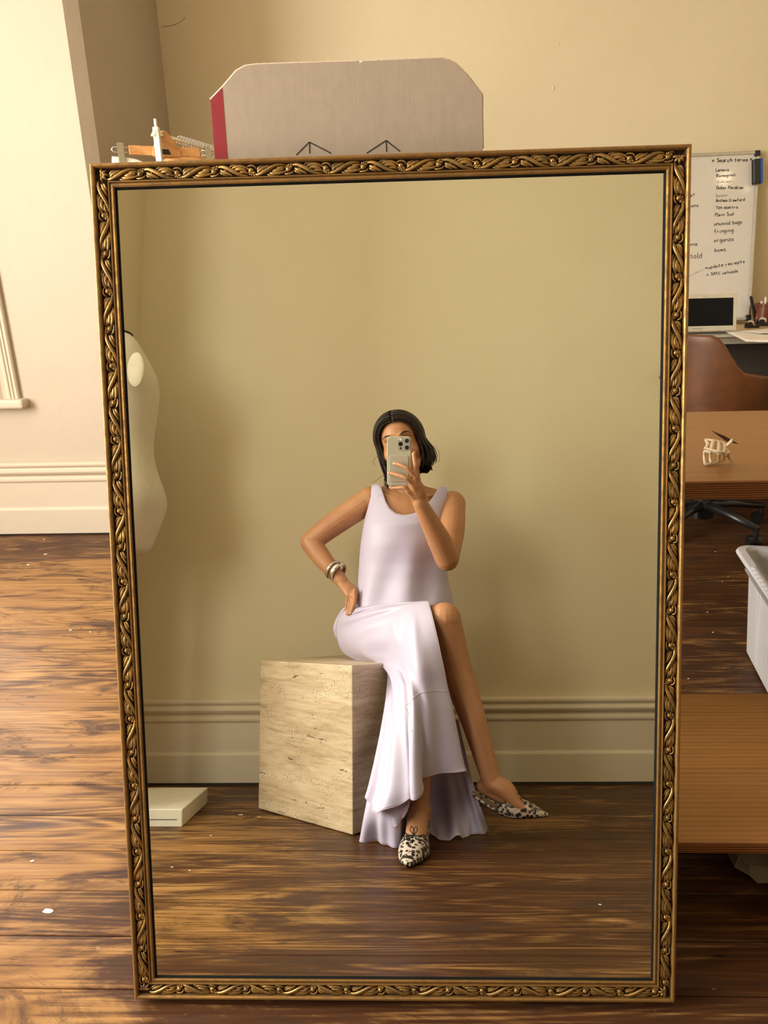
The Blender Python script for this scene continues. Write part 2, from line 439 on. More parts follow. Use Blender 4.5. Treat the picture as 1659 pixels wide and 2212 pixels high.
# baseboard profile, (out, height)
PROF = [(0,0),(.024,0),(.024,.118),(.021,.124),(.016,.130),(.0155,.137),(.0155,.246),(.019,.250),(.0225,.256),(.0225,.264),(.018,.270),(.014,.275),(.016,.280),(.026,.288),(.031,.297),(.0305,.303),(.024,.308),(.020,.315),(.0235,.319),(.029,.325),(.030,.332),(.028,.338),(.016,.343),(0,.343)]
def baseboard(name, x0, x1, y, s, scale=1.0, label=None):
    poly = [(y+s*a, b*scale) for a, b in PROF]
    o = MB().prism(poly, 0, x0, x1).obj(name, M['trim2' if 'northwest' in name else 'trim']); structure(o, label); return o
def baseboard_y(name, y0, y1, x, s, scale=1.0):
    o = MB().prism([(x+s*a, b*scale) for a, b in PROF], 1, y0, y1).obj(name, M['trim']); structure(o); return o
b = baseboard('baseboard_south', -1.19, 3.23, YS, 1, 1.0, 'tall moulded cream baseboard behind the stone cube')
baseboard('baseboard_northwest', -3.42, -1.371, YN, -1, 1.09, 'tall moulded cream baseboard under the window')
baseboard('baseboard_north', -1.325, 3.23, YA, -1, 1.09)
baseboard_y('baseboard_southwest', YS+.03, -.02, -1.19, 1)
baseboard_y('baseboard_northwest_return', YN+.05, YA-.03, -1.3245, 1, 1.09)
# solid dark strips in place of an open gap under the baseboards
structure(MB().box((-1.19, YS, 0), (3.23, YS+.0265, .011)).obj('trim_1', plain('dark_floor_gap', (.03,.022,.014), .8)), 'dark strip along the foot of the baseboard')
structure(MB().box((-3.42, YN-.0275, 0), (-1.371, YN, .006)).obj('trim_2', M['dark']), 'dark strip along the foot of the window wall baseboard')
# window in the northwest wall: fluted casing, sill, sash, glass
win = bpy.data.objects.new('window_1', None); COL.objects.link(win); structure(win, 'tall window with fluted cream casing and rounded sill')
cas = [(-1.95,0),(-1.84,0),(-1.84,-.018),(-1.846,-.024),(-1.856,-.024),(-1.860,-.018),(-1.864,-.024),(-1.872,-.024),(-1.876,-.018),(-1.880,-.024),(-1.889,-.025),(-1.893,-.018),(-1.90,-.016),(-1.915,-.020),(-1.93,-.032),(-1.945,-.036),(-1.95,-.034)]
MB().prism([(x, YN+q) for x, q in cas], 2, .684, 2.86).obj('window_casing', M['trim2'], win)
MB().prism([(-4.9-x, YN+q) for x, q in cas][::-1], 2, .684, 2.86).obj('window_casing', M['trim2'], win)
MB().box((-3.06, YN-.034, 2.86), (-1.84, YN, 2.98)).obj('window_head', M['trim'], win, bevel=.006)
MB().box((-3.09, YN-.062, .640), (-1.806, YN+.10, .684)).obj('window_sill', M['trim2'], win, bevel=.014, seg=4)
sash = MB(); g0, g1 = YN+.10, YN+.14
for a, b in (((-2.95,g0,.684),(-2.89,g1,2.86)),((-2.01,g0,.684),(-1.95,g1,2.86)),((-2.89,g0,.684),(-2.01,g1,.76)),((-2.89,g0,2.80),(-2.01,g1,2.86)),((-2.89,g0,1.74),(-2.01,g1,1.79))): sash.box(a, b)
sash.obj('window_frame', M['trim'], win, bevel=.004)
gm = NT('window_glass'); gm.set(Roughness=.02, IOR=1.45); gm.b.inputs['Transmission Weight'].default_value = 1.0; gm.base((.95,.97,.96)); M['glass'] = gm.m
for z0, z1 in ((.76,1.74),(1.79,2.80)):
    MB().box((-2.89, YN+.118, z0), (-2.01, YN+.122, z1)).obj('window_pane', M['glass'], win)
def far_window(name, x0, x1, ya, yb, za, zb, n):
    wn = bpy.data.objects.new(name, None); COL.objects.link(wn); structure(wn)
    f = MB(); t = .055
    f.box((x0,ya,za),(x1,ya+t,zb)).box((x0,yb-t,za),(x1,yb,zb)).box((x0,ya,za),(x1,yb,za+t)).box((x0,ya,zb-t),(x1,yb,zb)).box((x0,ya,(za+zb)/2-.025),(x1,yb,(za+zb)/2+.025))
    for k in range(1, n): q = ya+(yb-ya)*k/n; f.box((x0,q-.025,za),(x1,q+.025,zb))
    f.obj('window_frame', M['trim'], wn)
    MB().box(((x0+x1)/2-.002, ya+t, za+t), ((x0+x1)/2+.002, yb-t, zb-t)).obj('window_pane', M['glass'], wn)
# paint blisters and nail marks on the far wall, a wooden peg on the wall behind
wnor = bpy.data.objects['wall_north']
for px, py, r in ((1195,190,.011),(1207,96,.005),(384,52,.004)):
    c = at(px, py, 1, YA); MB().ell((c[0], YA-.001, c[2]), (r*.75, .003, r), 12, 8).obj('paint_blister', M['wall'], wnor, smooth=True)
cr = MB(); cr.tube(catmull([at(x, y, 1, YA-.0006) for x, y in ((349,58),(366,56),(382,51),(394,44),(400,38))], 14), .0012, 5); cr.obj('hairline_crack', plain('crack_shadow', (.22,.16,.10), .8), wnor)
c = mir(1430, 806, -.70); pg = MB(); pg.tube([(c[0]+.10, YS, c[2]+.05), (c[0]+.075, -.72, c[2]+.04), (c[0]+.03, -.70, c[2]+.024), (c[0]-.012, -.695, c[2]-.024)], [.020,.019,.018,.006], 12)
tag(pg.obj('coat_peg', plain('brown_leather_tab', (.23,.125,.05), .5), smooth=True), 'brown curved peg on the wall behind, at the right edge of the mirror', 'peg')
# two added bulbs, out of view, that put glints on the whiteboard
glow = NT('lamp_glass_lit'); glow.b.inputs['Emission Color'].default_value = (1.0,.80,.48,1); glow.b.inputs['Emission Strength'].default_value = 14.0
for (x, y_, z), r, lb in (((2.78,2.0,2.63),.055,'larger round bulb added on the right for a glint on the whiteboard'), ((2.97,2.0,2.53),.018,'small bulb added lower beside the round one for a second glint')):
    t = thing('pendant_lamp', lb, 'lamp', (x, y_, CEIL))
    under(MB().ell((x, y_, z), (r, r, r), 20, 14).obj('bulb', glow.m, smooth=True), t)
    under(MB().tube([(x, y_, z+r*.9), (x, y_, z+r+.05)], .016, 12).obj('lamp_holder', M['blackplastic']), t)
    under(MB().tube([(x, y_, z+r+.05), (x, y_, CEIL)], .003, 6).obj('cord', M['blackplastic']), t)
    under(MB().lathe([(.045,-.025),(.05,0)], (x, y_, CEIL), 20).obj('ceiling_rose', M['trim']), t)
far_window('window_2', -3.52, -3.47, -.55, 1.6, .75, 2.85, 2)
far_window('window_3', 3.27, 3.32, .15, 1.65, 1.35, 2.55, 2)

# ------------------------------------------------------------------ the big gilded mirror
RT = np.array([.99999, .00515, .0010]); NV = NRM/np.linalg.norm(NRM); RT = RT-(RT@NV)*NV; RT /= np.linalg.norm(RT); UPV = np.cross(RT, NV)
mirror = thing('mirror', 'large mirror in an ornate antique gold frame leaning back on the floor', 'mirror')
P0 = CAM + DM*NV                                 # foot of the lens on the glass
Fr = Matrix(((RT[0],NV[0],UPV[0],0),(RT[1],NV[1],UPV[1],0),(RT[2],NV[2],UPV[2],0),(0,0,0,1)))
# local frame: x right, y away from the viewer (0 = glass), z up, origin at the lens' foot point
mirror.matrix_world = Matrix.Translation(Vector(P0)) @ Fr
def mloc(px, py, y=0.0):
    r = _ray((px, py)); t = ((P0+NV*y-CAM)@NV)/(r@NV); q = CAM+t*r-P0
    return np.array([q@RT, y, q@UPV])
FY = -.009
cs = [mloc(190.5, 351, FY), mloc(1496, 308, FY), mloc(1461, 2170, FY), mloc(289, 2160, FY)]
MX0 = (cs[0][0]+cs[3][0])/2; MX1 = (cs[1][0]+cs[2][0])/2; MZ1 = (cs[0][2]+cs[1][2])/2; MZ0 = (cs[2][2]+cs[3][2])/2
# moulding profile: (inset from the outer edge, y)
MP = [(0,.030),(0,-.004),(.0012,-.0075),(.0035,-.0095),(.006,-.0092),(.0078,-.007),(.0085,-.003),(.0092,.0005),(.0105,.0015),(.018,.0002),(.0255,.0015),(.0268,.0008),(.0275,-.0045),(.0288,-.0068),(.0300,-.0066),(.0308,-.0042),(.0320,-.0048),(.0352,-.0056),(.0372,-.0042),(.0376,-.0025),(.0384,.0),(.0384,.030)]
def rail(name, side):
    rl = MB(); n = len(MP); G = []
    for e in (0, 1):
        row = []
        for (q, yy) in MP:
            if side == 'top':    p = ((MX0+q) if e == 0 else (MX1-q), yy, MZ1-q)
            elif side == 'bottom': p = ((MX0+q) if e == 0 else (MX1-q), yy, MZ0+q)
            elif side == 'left': p = (MX0+q, yy, (MZ0+q) if e == 0 else (MZ1-q))
            else:                p = (MX1-q, yy, (MZ0+q) if e == 0 else (MZ1-q))
            row.append(p)
        G.append(row)
    rl.grid(G); rl.f.append((0, n-1, 2*n-1, n)); rl.f.append(tuple(range(n))); rl.f.append(tuple(range(2*n-1, n-1, -1)))
    o = rl.obj(name, M['gold'], mirror); o.data.materials.append(M['golddirt'])
    for p_ in o.data.polygons:
        c = p_.center; q = {'top': MZ1-c[2], 'bottom': c[2]-MZ0, 'left': c[0]-MX0, 'right': MX1-c[0]}[side]
        if len(p_.vertices) == 4 and c[1] < .01 and (.0082 < q < .0276): p_.material_index = 1
    return o
RAIL = {k: rail('frame_rail', k) for k in ('top', 'bottom', 'left', 'right')}
GD = .0384
MB().add([(MX0+GD-.001,0,MZ0+GD-.001),(MX1-GD+.001,0,MZ0+GD-.001),(MX1-GD+.001,0,MZ1-GD+.001),(MX0+GD-.001,0,MZ1-GD+.001)], [(0,1,2,3)]).obj('mirror_glass', M['mirror'], mirror)
MB().box((MX0+.004,.0285,MZ0+.004),(MX1-.004,.032,MZ1-.004)).obj('backing_board', M['dark'], mirror)
# black rebate between gilding and glass
for side in ('top','bottom','left','right'):
    a, b = GD-.0004, GD+.0022
    if side == 'top': q = [(MX0+a, MZ1-a),(MX1-a, MZ1-a),(MX1-b, MZ1-b),(MX0+b, MZ1-b)]
    elif side == 'bottom': q = [(MX0+a, MZ0+a),(MX1-a, MZ0+a),(MX1-b, MZ0+b),(MX0+b, MZ0+b)]
    elif side == 'left': q = [(MX0+a, MZ0+a),(MX0+a, MZ1-a),(MX0+b, MZ1-b),(MX0+b, MZ0+b)]
    else: q = [(MX1-a, MZ0+a),(MX1-a, MZ1-a),(MX1-b, MZ1-b),(MX1-b, MZ0+b)]
    m = MB(); m.add([(x, -.0032, z) for x, z in q[:2]]+[(x, -.0002, z) for x, z in q[2:]]+[(x, .004, z) for x, z in q], [(0,1,2,3),(4,7,6,5),(0,4,5,1),(2,6,7,3),(0,3,7,4),(1,5,6,2)])
    m.obj('rebate', M['black'], mirror)
# carved relief: one length of scrolling leaf with berries, repeated and flipped along the hollow
def relief():
    m = MB(); U = .0590; hw = .0083
    def pt(u, v, h): return (u*U, -h, v*hw)
    def leaf(pts, r, h, flat=.62, n=8, k=14):
        c = catmull([(a, b) for a, b in pts], k)
        q = [pt(a, b, h*math.sin(math.pi*(.12+.8*i/(k-1)))+.0005) for i, (a, b) in enumerate(c)]
        rr = [r*(.25+.75*math.sin(math.pi*min(1, (.10+.86*i/(k-1))))**.8) for i in range(k)]
        m.tube(q, rr, n, flat, up=(0, 1, 0))
    # main stem, thick, running diagonally across the hollow
    leaf([(-.02,.80),(.10,.78),(.24,.42),(.38,-.10),(.50,-.55),(.64,-.86),(.80,-.92)], .0031, .0066, .8, 10, 20)
    # three acanthus lobes curling off it
    leaf([(.40,-.05),(.50,.18),(.62,.18),(.72,-.08),(.76,-.38)], .0029, .0058, .5)
    leaf([(.33,.22),(.44,.62),(.60,.72),(.74,.50),(.82,.16)], .0027, .0055, .5)
    leaf([(.28,.50),(.36,.92),(.50,1.0),(.62,.92)], .0016, .0045)
    leaf([(.52,-.42),(.62,-.30),(.74,-.42),(.82,-.66)], .0019, .005)
    # leaf on the under side of the stem
    leaf([(.04,.42),(.10,.02),(.22,-.36),(.34,-.72),(.38,-.95)], .0025, .0048, .5)
    leaf([(.03,.05),(.08,-.42),(.18,-.72),(.26,-.94)], .0017, .0044)
    leaf([(.14,.30),(.20,.02),(.25,-.22)], .0012, .0045)
    # curled tip around the berry
    leaf([(.74,.62),(.84,.86),(.95,.78),(1.0,.42),(.98,.10)], .0015, .0050)
    # berry cluster and flower
    m.ell(pt(.88,.02,.0034), (.0046, .0042, .0041), 12, 8)
    m.ell(pt(.955,-.46,.0028), (.0030, .0032, .0029), 10, 6)
    for k in range(4):
        w = k*math.pi/2+.5; m.ell((.885*U+.0023*math.cos(w), -.0036, -.56*hw+.0023*math.sin(w)), (.0020,.0022,.0020), 8, 6)
    m.ell(pt(.885,-.56,.0052), (.0012,.0013,.0012), 8, 5)
    m.ell(pt(.82,-.30,.0026), (.0022,.0024,.0020), 8, 6)
    leaf([(.90,-.80),(.98,-.92),(1.06,-.84)], .0014, .0040)
    leaf([(.86,.42),(.80,.30),(.78,.05)], .0011, .0040)
    return m.mesh('relief', True)
RM = relief(); RM.materials.append(M['goldcarve'])
def corner_mesh():
    m = MB()
    for a in range(5):
        w = math.radians(-45+a*45); L = .0115
        c = [(L*t*math.cos(w)*.95, -.001-.0048*math.sin(math.pi*(.15+.75*t)), L*t*math.sin(w)*.95) for t in np.linspace(0, 1, 9)]
        m.tube(c, [.0023*(.3+.7*math.sin(math.pi*(.1+.85*t))) for t in np.linspace(0, 1, 9)], 8, .7, up=(0,1,0))
    m.ell((0,-.0040,0), (.0030,.003,.0030), 10, 7)
    return m.mesh('relief_corner', True)
CM = corner_mesh(); CM.materials.append(M['goldcarve'])
CH = .0180
def put(me, name, rl, x, z, ang, flip):
    o = bpy.data.objects.new(name, me); COL.objects.link(o); o.parent = rl
    o.location = (x, .0008, z); o.rotation_euler = (0, ang, 0); o.scale = (1, 1, flip); return o
for side in ('top','bottom','left','right'):
    L = (MX1-MX0) if side in ('top','bottom') else (MZ1-MZ0)
    a0 = CH+.010; n = round((L-2*a0)/.0590); st = (L-2*a0)/n
    for k in range(n):
        s = a0+st*k; fl_ = 1 if k % 2 else -1
        if side == 'top': o = put(RM, 'carved_scroll', RAIL[side], MX0+s, MZ1-CH, 0, fl_)
        elif side == 'bottom': o = put(RM, 'carved_scroll', RAIL[side], MX0+s, MZ0+CH, 0, fl_)
        elif side == 'left': o = put(RM, 'carved_scroll', RAIL[side], MX0+CH, MZ1-s, math.pi/2, fl_)
        else: o = put(RM, 'carved_scroll', RAIL[side], MX1-CH, MZ1-s, math.pi/2, fl_)
        o.scale[0] = st/.0590
put(CM, 'carved_corner', RAIL['top'], MX0+CH, MZ1-CH, math.radians(45), 1)
put(CM, 'carved_corner', RAIL['top'], MX1-CH, MZ1-CH, math.radians(135), 1)
put(CM, 'carved_corner', RAIL['bottom'], MX1-CH, MZ0+CH, math.radians(-135), 1)
put(CM, 'carved_corner', RAIL['bottom'], MX0+CH, MZ0+CH, math.radians(-45), 1)

# ------------------------------------------------------------------ travertine cube
c0 = np.array([-.186,-.073]); c1 = np.array([-.546,-.389]); e = c1-c0; e /= np.linalg.norm(e); g = np.array([-e[1], e[0]])
if g[1] > 0: g = -g
cm = MB(); s = .480
cm.box((0,0,.002),(s,s,.520))
cube = cm.obj('stone_cube', M['travertine'], bevel=.004, seg=2)
ang = math.atan2(e[1], e[0])
cube.location = (c0[0], c0[1], 0); cube.rotation_euler = (0, 0, ang)
if np.cross(e, g) < 0:
    cube.data.transform(Matrix.Scale(-1, 4, (0,1,0))); cube.data.flip_normals()
tag(cube, 'beige travertine stone cube the woman sits on', 'stone cube')

# ------------------------------------------------------------------ white slab and dress form
sl = MB().box((-1.165,-.474,0),(-.752,-.172,.056)); o = sl.obj('wooden_slab', M['slab'], bevel=.003)
tag(o, 'chipped white painted wooden slab lying flat on the floor', 'slab')
MB().box((-1.0,-.1722,.0225),(-.77,-.1712,.0245)).obj('crack', M['ink'], o)
df = thing('dress_form', 'cream dress form torso seen from the side by the return wall', 'dress form', (-1.03,-.30,.056))
prof = []   # (z, xback(right silhouette), thickness, half width in Y)
for px, py, th, hw in ((316,1197,.165,.095),(322,1178,.18,.125),(333,1145,.205,.150),(346,1110,.235,.168),(353,1087,.245,.172),(351,1065,.240,.170),(340,1035,.215,.160),(330,1005,.195,.140),(325,975,.180,.125),(325,950,.178,.120),(328,920,.190,.128),(333,885,.215,.142),(337,855,.235,.152),(337,830,.235,.160),(331,805,.215,.165),(321,782,.180,.150),(311,764,.140,.105),(303,748,.115,.065),(297,738,.105,.056),(288,728,.098,.052),(286,724,.096,.050)):
    p = mir(px, py, -.30); prof.append((p[2], p[0], th, hw))
G = []
for z, xr, th, hw in prof:
    row = []
    for k in range(32):
        w = 2*math.pi*k/32; row.append((xr-th/2+th/2*math.copysign(abs(math.cos(w))**.85, math.cos(w)), -.30+hw*math.copysign(abs(math.sin(w))**.9, math.sin(w)), z))
    G.append(row)
mb = MB().grid(G, True); mb.f.append(tuple(range(31,-1,-1))); mb.f.append(tuple((len(G)-1)*32+k for k in range(32)))
under(mb.obj('torso', M['linen'], smooth=True, sub=1), df)
zt, xr, th, hw = prof[-1]
under(MB().lathe([(.047,0),(.049,.004),(.044,.008),(.001,.010)], (xr-th/2,-.30,zt), 24).obj('neck_cap', M['ink']), df)
zb, xr2, th2, hw2 = prof[0]
under(MB().lathe([(.016,0),(.016,zb-.062)], (xr2-th2/2,-.30,.062), 16).obj('pole', M['whitemetal']), df)
under(MB().lathe([(.07,.0),(.07,.01),(.02,.022)], (xr2-th2/2,-.30,.056), 24).obj('stand_base', M['whitemetal']), df)
# armhole plate on the near side
pa = mir(303,800,-.16)
under(MB().ell((pa[0]-.012,-.150,pa[2]), (.032,.0075,.064), 20, 10).obj('armhole_plate', M['linen'], smooth=True), df)

# ------------------------------------------------------------------ low pine bench and pine table on the right
bn = thing('pine_bench', 'low honey coloured pine bench nearest the mirror', 'bench', (1.0,1.26,0))
under(MB().box((.30,1.028,.2275),(1.75,1.495,.250)).obj('seat_board', M['pine'], bevel=.003), bn)
under(MB().box((.302,1.0255,.2285),(1.748,1.029,.2475)).obj('front_edge', M['pineedge']), bn)
for x0 in (.40, 1.62): under(MB().box((x0,1.06,0),(x0+.03,1.46,.2275)).obj('leg', M['pine'], bevel=.003), bn)
tb = thing('pine_table', 'honey pine table with a thick striped front edge and a dark knot', 'table', (1.1,1.97,0))
under(MB().box((.42,1.577,.706),(2.15,2.377,.750)).obj('tabletop', M['pine'], bevel=.003), tb)
under(MB().box((.422,1.5735,.7075),(2.148,1.578,.7475)).obj('front_edge', M['pineedge']), tb)
k0 = at(1552, 938, 2, .7503); 
kn = MB(); kk = [at(q[0], q[1], 2, .7504) for q in ((1536,929),(1551,936),(1566,942),(1580,950),(1596,959),(1575,955),(1568,953),(1563,949),(1553,942),(1545,936))]
kn.add(kk, [tuple(range(len(kk)))]); under(kn.obj('knot', plain('dark_knot', (.035,.013,.005), .9, Specular_IOR_Level=.1)), tb)
for x0 in (.47, 2.04):
    for y0 in (1.63, 2.26): under(MB().box((x0,y0,0),(x0+.06,y0+.06,.706)).obj('leg', M['pine'], bevel=.003), tb)

# claw hair clip lying on the table
cl = thing('claw_hair_clip', 'ivory claw hair clip lying on the pine table', 'hair clip', tuple(at(1552,1000,2,.75)))
def T(px, py, z): return at(px, py, 2, .75+z)
def bar(pts, r, fl=.45, up=(0,0,1)): return MB().tube([T(*p) for p in pts], r, 8, fl, up=up)
jaw = MB()
for pts in ([(1524,950,.062),(1542,952,.064),(1560,956,.060),(1566,962,.056)], [(1523,968,.050),(1536,972,.052),(1552,976,.054),(1563,977,.052)], [(1525,951,.062),(1529,960,.058),(1524,969,.050)], [(1541,953,.064),(1538,962,.060),(1537,971,.053)], [(1552,955,.062),(1553,966,.058),(1552,976,.054)], [(1563,957,.058),(1565,968,.054),(1562,978,.052)]):
    c = catmull(pts, 9); q = MB().tube([T(*p) for p in c], .0042, 8, .8); jaw.add(q.v, q.f)
c = catmull([(1562,966,.054),(1570,962,.058),(1579,954,.068),(1582,949,.074)], 9); q = MB().tube([T(*p) for p in c], [.005,.0055,.006,.0065,.007,.007,.0065,.006,.003], 8, .5); jaw.add(q.v, q.f)
under(jaw.obj('upper_jaw', M['ivory'], smooth=True), cl)
jaw = MB()
for pts in ([(1522,974,.030),(1521,988,.014),(1523,1003,.005)], [(1523,1003,.005),(1540,1001,.005),(1556,996,.008),(1563,992,.012)], [(1535,978,.030),(1534,990,.016),(1536,1001,.006)], [(1537,977,.032),(1548,977,.034),(1560,979,.036)], [(1553,979,.034),(1553,988,.02),(1554,996,.009)], [(1562,978,.038),(1564,985,.026),(1563,992,.012)], [(1523,974,.030),(1530,976,.032),(1537,978,.032)]):
    c = catmull(pts, 9); q = MB().tube([T(*p) for p in c], .0040, 8, .8); jaw.add(q.v, q.f)
c = catmull([(1562,985,.026),(1571,984,.024),(1577,990,.016),(1582,999,.006)], 9); q = MB().tube([T(*p) for p in c], [.005,.0055,.006,.0065,.007,.007,.0065,.006,.003], 8, .5); jaw.add(q.v, q.f)
under(jaw.obj('lower_jaw', M['ivory'], smooth=True), cl)
sp = MB(); c = [T(1572+2*math.cos(a), 976+3*math.sin(a), .040+.001*a) for a in np.linspace(0, 14, 60)]
sp.tube(c, .0016, 6); q = MB().tube([T(1566,970,.052), T(1572,976,.042), T(1574,985,.026)], .004, 8); sp.add(q.v, q.f)
under(sp.obj('hinge', M['ivory'], smooth=True), cl)

# ------------------------------------------------------------------ white plastic tub under the table
tubt = thing('plastic_tub', 'white plastic storage tub with ribbed grip rim under the table', 'tub', (1.25,1.85,0))
def rrect(cx, cy, hx, hy, r, z, n=6, rot=0):
    out = []
    for qx, qy, a0 in ((1,1,0),(-1,1,90),(-1,-1,180),(1,-1,270)):
        for k in range(n+1):
            a = math.radians(a0+90*k/n); out.append((qx*(hx-r)+r*math.cos(a), qy*(hy-r)+r*math.sin(a)))
    c, s_ = math.cos(rot), math.sin(rot)
    return [(cx+x*c-y*s_, cy+x*s_+y*c, z) for x, y in out]
rot = math.radians(-10.3); bx, by = 1.252, 1.862
def ring(hx, hy, r, z): return rrect(bx, by, hx, hy, r, z, 6, rot)
G = [ring(.200,.232,.030,.004), ring(.206,.238,.034,.010), ring(.232,.268,.040,.322), ring(.236,.272,.040,.326), ring(.262,.298,.050,.328), ring(.268,.304,.050,.337), ring(.264,.300,.050,.347), ring(.244,.280,.044,.352), ring(.230,.266,.038,.345), ring(.226,.262,.038,.325), ring(.200,.232,.034,.014), ring(.196,.228,.030,.010)]
mb = MB().grid(G, True); nn = len(G[0]); mb.f.append(tuple(range(nn-1,-1,-1))); mb.f.append(tuple((len(G)-1)*nn+k for k in range(nn)))
under(mb.obj('tub_body', M['whiteplastic'], smooth=False, bevel=.002), tubt)
def rib(u): 
    c, s_ = math.cos(rot), math.sin(rot); x, y = -.262, u
    return (bx+x*c-y*s_, by+x*s_+y*c)
for k in range(9):
    x, y = rib(-.13+.028*k)
    under(MB().ell((x+.010, y, .349), (.013,.0125,.007), 10, 6).obj('grip_rib', M['whiteplastic'], smooth=True), tubt)
a, b = rib(-.16), rib(.125)
under(MB().tube([(a[0]-.004,a[1],.333),(b[0]-.004,b[1],.333)], .0065, 8).obj('grip_bar', M['greyplastic']), tubt)
for sx in (-.15,-.02,.11):      # moulded wall ribs
    c, s_ = math.cos(rot), math.sin(rot)
    pa = [(-.206,sx*.9,.02),(-.235,sx,.325)]
    P_ = [(bx+x*c-y*s_, by+x*s_+y*c, z) for x, y, z in pa]
    under(MB().tube(P_, .004, 6).obj('wall_rib', M['whiteplastic']), tubt)

# paper bag under the bench
bg_ = thing('paper_bag', 'crumpled grey paper bag lying open under the low bench', 'bag', (.80,1.25,0))
rb = random.Random(5); G = []
for i in range(7):
    t = i/6; row = []
    for k in range(22):
        w = 2*math.pi*k/22; jx = rb.uniform(-.007,.007); jz = rb.uniform(-.007,.007)
        row.append((.80+.15*(1-.12*t)*math.cos(w)+jx, 1.175+.22*t+rb.uniform(-.006,.006), max(.004, .068+.062*math.copysign(abs(math.sin(w))**.6, math.sin(w))+jz)))
    G.append(row)
mb = MB().grid(G, True); mb.f.append(tuple(6*22+k for k in range(22)))
under(mb.obj('bag_body', M['bag'], solid=.0012), bg_)

# ------------------------------------------------------------------ tan office chair
HX, HY = 1.395, 3.317
ch = thing('office_chair', 'tan leather office chair with black star base behind the table', 'chair', (HX,HY,0))
BA = math.radians(-148)                     # direction in which the back points
def shell():
    G = []; G2 = []
    for j in range(15):
        v = j/14
        row = []
        for i in range(41):
            ph = (i/40-.5)*2; a = BA+ph*math.radians(128)
            x = abs(ph)*128
            top = .925 if x < 26 else (.925-.155*(.5-.5*math.cos(math.pi*min(1, (x-26)/36))) if x < 62 else .770-.05*((x-62)/66))
            z = .47+(top-.47)*v
            rr = (.215+.050*v**.7)*(1-.06*math.cos(math.radians(x)))
            row.append((HX+rr*math.cos(a), HY+rr*math.sin(a), z))
        G.append(row)
    return MB().grid(G)
o = shell().obj('backrest', M['leather'], smooth=True, solid=.030, bevel=.010, seg=3, angle=50); under(o, ch)
under(MB().lathe([(.02,.43),(.20,.435),(.232,.455),(.236,.475),(.215,.492),(.10,.488),(.001,.485)], (HX,HY,0), 32).obj('seat', M['leather'], smooth=True), ch)
under(MB().lathe([(.055,.055),(.055,.115),(.034,.14),(.030,.30),(.022,.30),(.022,.43)], (HX,HY,0), 20).obj('gas_lift', M['blackplastic'], smooth=False), ch)
LR = .308
for k in range(5):
    a = math.atan2(3.041-HY, 1.531-HX)+k*2*math.pi/5
    d = np.array([math.cos(a), math.sin(a)])
    lg = MB().tube([(HX+d[0]*.03,HY+d[1]*.03,.115),(HX+d[0]*.15,HY+d[1]*.15,.112),(HX+d[0]*(LR+.006),HY+d[1]*(LR+.006),.088)], [.030,.025,.017], 10, .8)
    L_ = lg.obj('leg', M['blackplastic'], smooth=True); under(L_, ch)
    cx, cy = HX+d[0]*LR, HY+d[1]*LR; q = a+1.1
    cs_ = MB().lathe([(.011,.045),(.011,.090)], (cx,cy,0), 10)
    hx, hy = math.cos(q), math.sin(q)
    for s_ in (-1, 1):
        w_ = MB().tube([(cx+hx*.009*s_-hy*.012, cy+hy*.009*s_+hx*.012, .027),(cx+hx*.027*s_-hy*.012, cy+hy*.027*s_+hx*.012, .027)], [.027,.025], 20); cs_.add(w_.v, w_.f)
    w_ = MB().box((-.008,-.014,.025),(.008,.014,.056)); cs_.add([(cx+x*hx-y_*hy, cy+x*hy+y_*hx, z) for x, y_, z in w_.v], w_.f)
    cc = cs_.obj('caster', M['blackplastic']); under(cc, L_)

# ------------------------------------------------------------------ desk at the far wall with what stands on it
DZ = .870; DY0 = 3.735
dk = thing('desk', 'pale wooden desk with white metal edge against the far wall', 'desk', (1.9,4.1,0))
under(MB().box((.95,DY0,DZ-.022),(2.95,4.44,DZ)).obj('desktop', M['deskwood'], bevel=.002), dk)
under(MB().box((.95,DY0+.004,DZ-.050),(2.95,DY0+.03,DZ-.022)).obj('edge_rail', M['whitemetal']), dk)
under(MB().box((1.0,DY0+.25,.10),(2.9,DY0+.27,DZ-.05)).obj('modesty_panel', M['deskgrey']), dk)
for x0 in (.98,2.86): under(MB().box((x0,DY0+.03,0),(x0+.06,4.40,DZ-.05)).obj('leg', M['deskgrey'], bevel=.004), dk)
# laptop
hr = at(1591, 713, 2, DZ+.016); fr_ = at(1577, 726, 2, DZ+.010)
lp = thing('laptop', 'open silver laptop with a black screen on the desk', 'laptop', (hr[0]-.16,hr[1],DZ))
lx1 = hr[0]-.002; lx0 = lx1-.325; ly1 = hr[1]; ly0 = ly1-.215
under(MB().box((lx0,ly0,DZ+.0008),(lx1,ly1,DZ+.012)).obj('laptop_base', M['laptop'], bevel=.003), lp)
under(MB().box((lx0+.02,ly1-.125,DZ+.0118),(lx1-.02,ly1-.018,DZ+.0128)).obj('keyboard', M['keys']), lp)
under(MB().box((lx0+.11,ly0+.012,DZ+.0118),(lx1-.11,ly0+.08,DZ+.0124)).obj('trackpad', M['greyplastic']), lp)
ltr = at(1582, 634, 1, ly1+.045)
hz = DZ+.014; th_ = math.atan2(.045, ltr[2]-hz); SH = math.hypot(.045, ltr[2]-hz)
lid = thing_lid = MB().box((0,0,0),(lx1-lx0,.006,SH)).obj('lid', M['laptop'], bevel=.0028, seg=3)
lid.matrix_world = Matrix.Translation((lx0,ly1-.004,hz)) @ Matrix.Rotation(-th_, 4, 'X'); under(lid, lp)
lid.matrix_parent_inverse = lp.matrix_world.inverted()
scn = MB().box((.018,-.0006,.026),(lx1-lx0-.018,.001,SH-.020)).obj('screen', M['screen']); scn.parent = lid
MB().ell(((lx1-lx0)/2,0,SH-.010), (.0022,.0008,.0022), 8, 6).obj('webcam', M['screen'], lid)
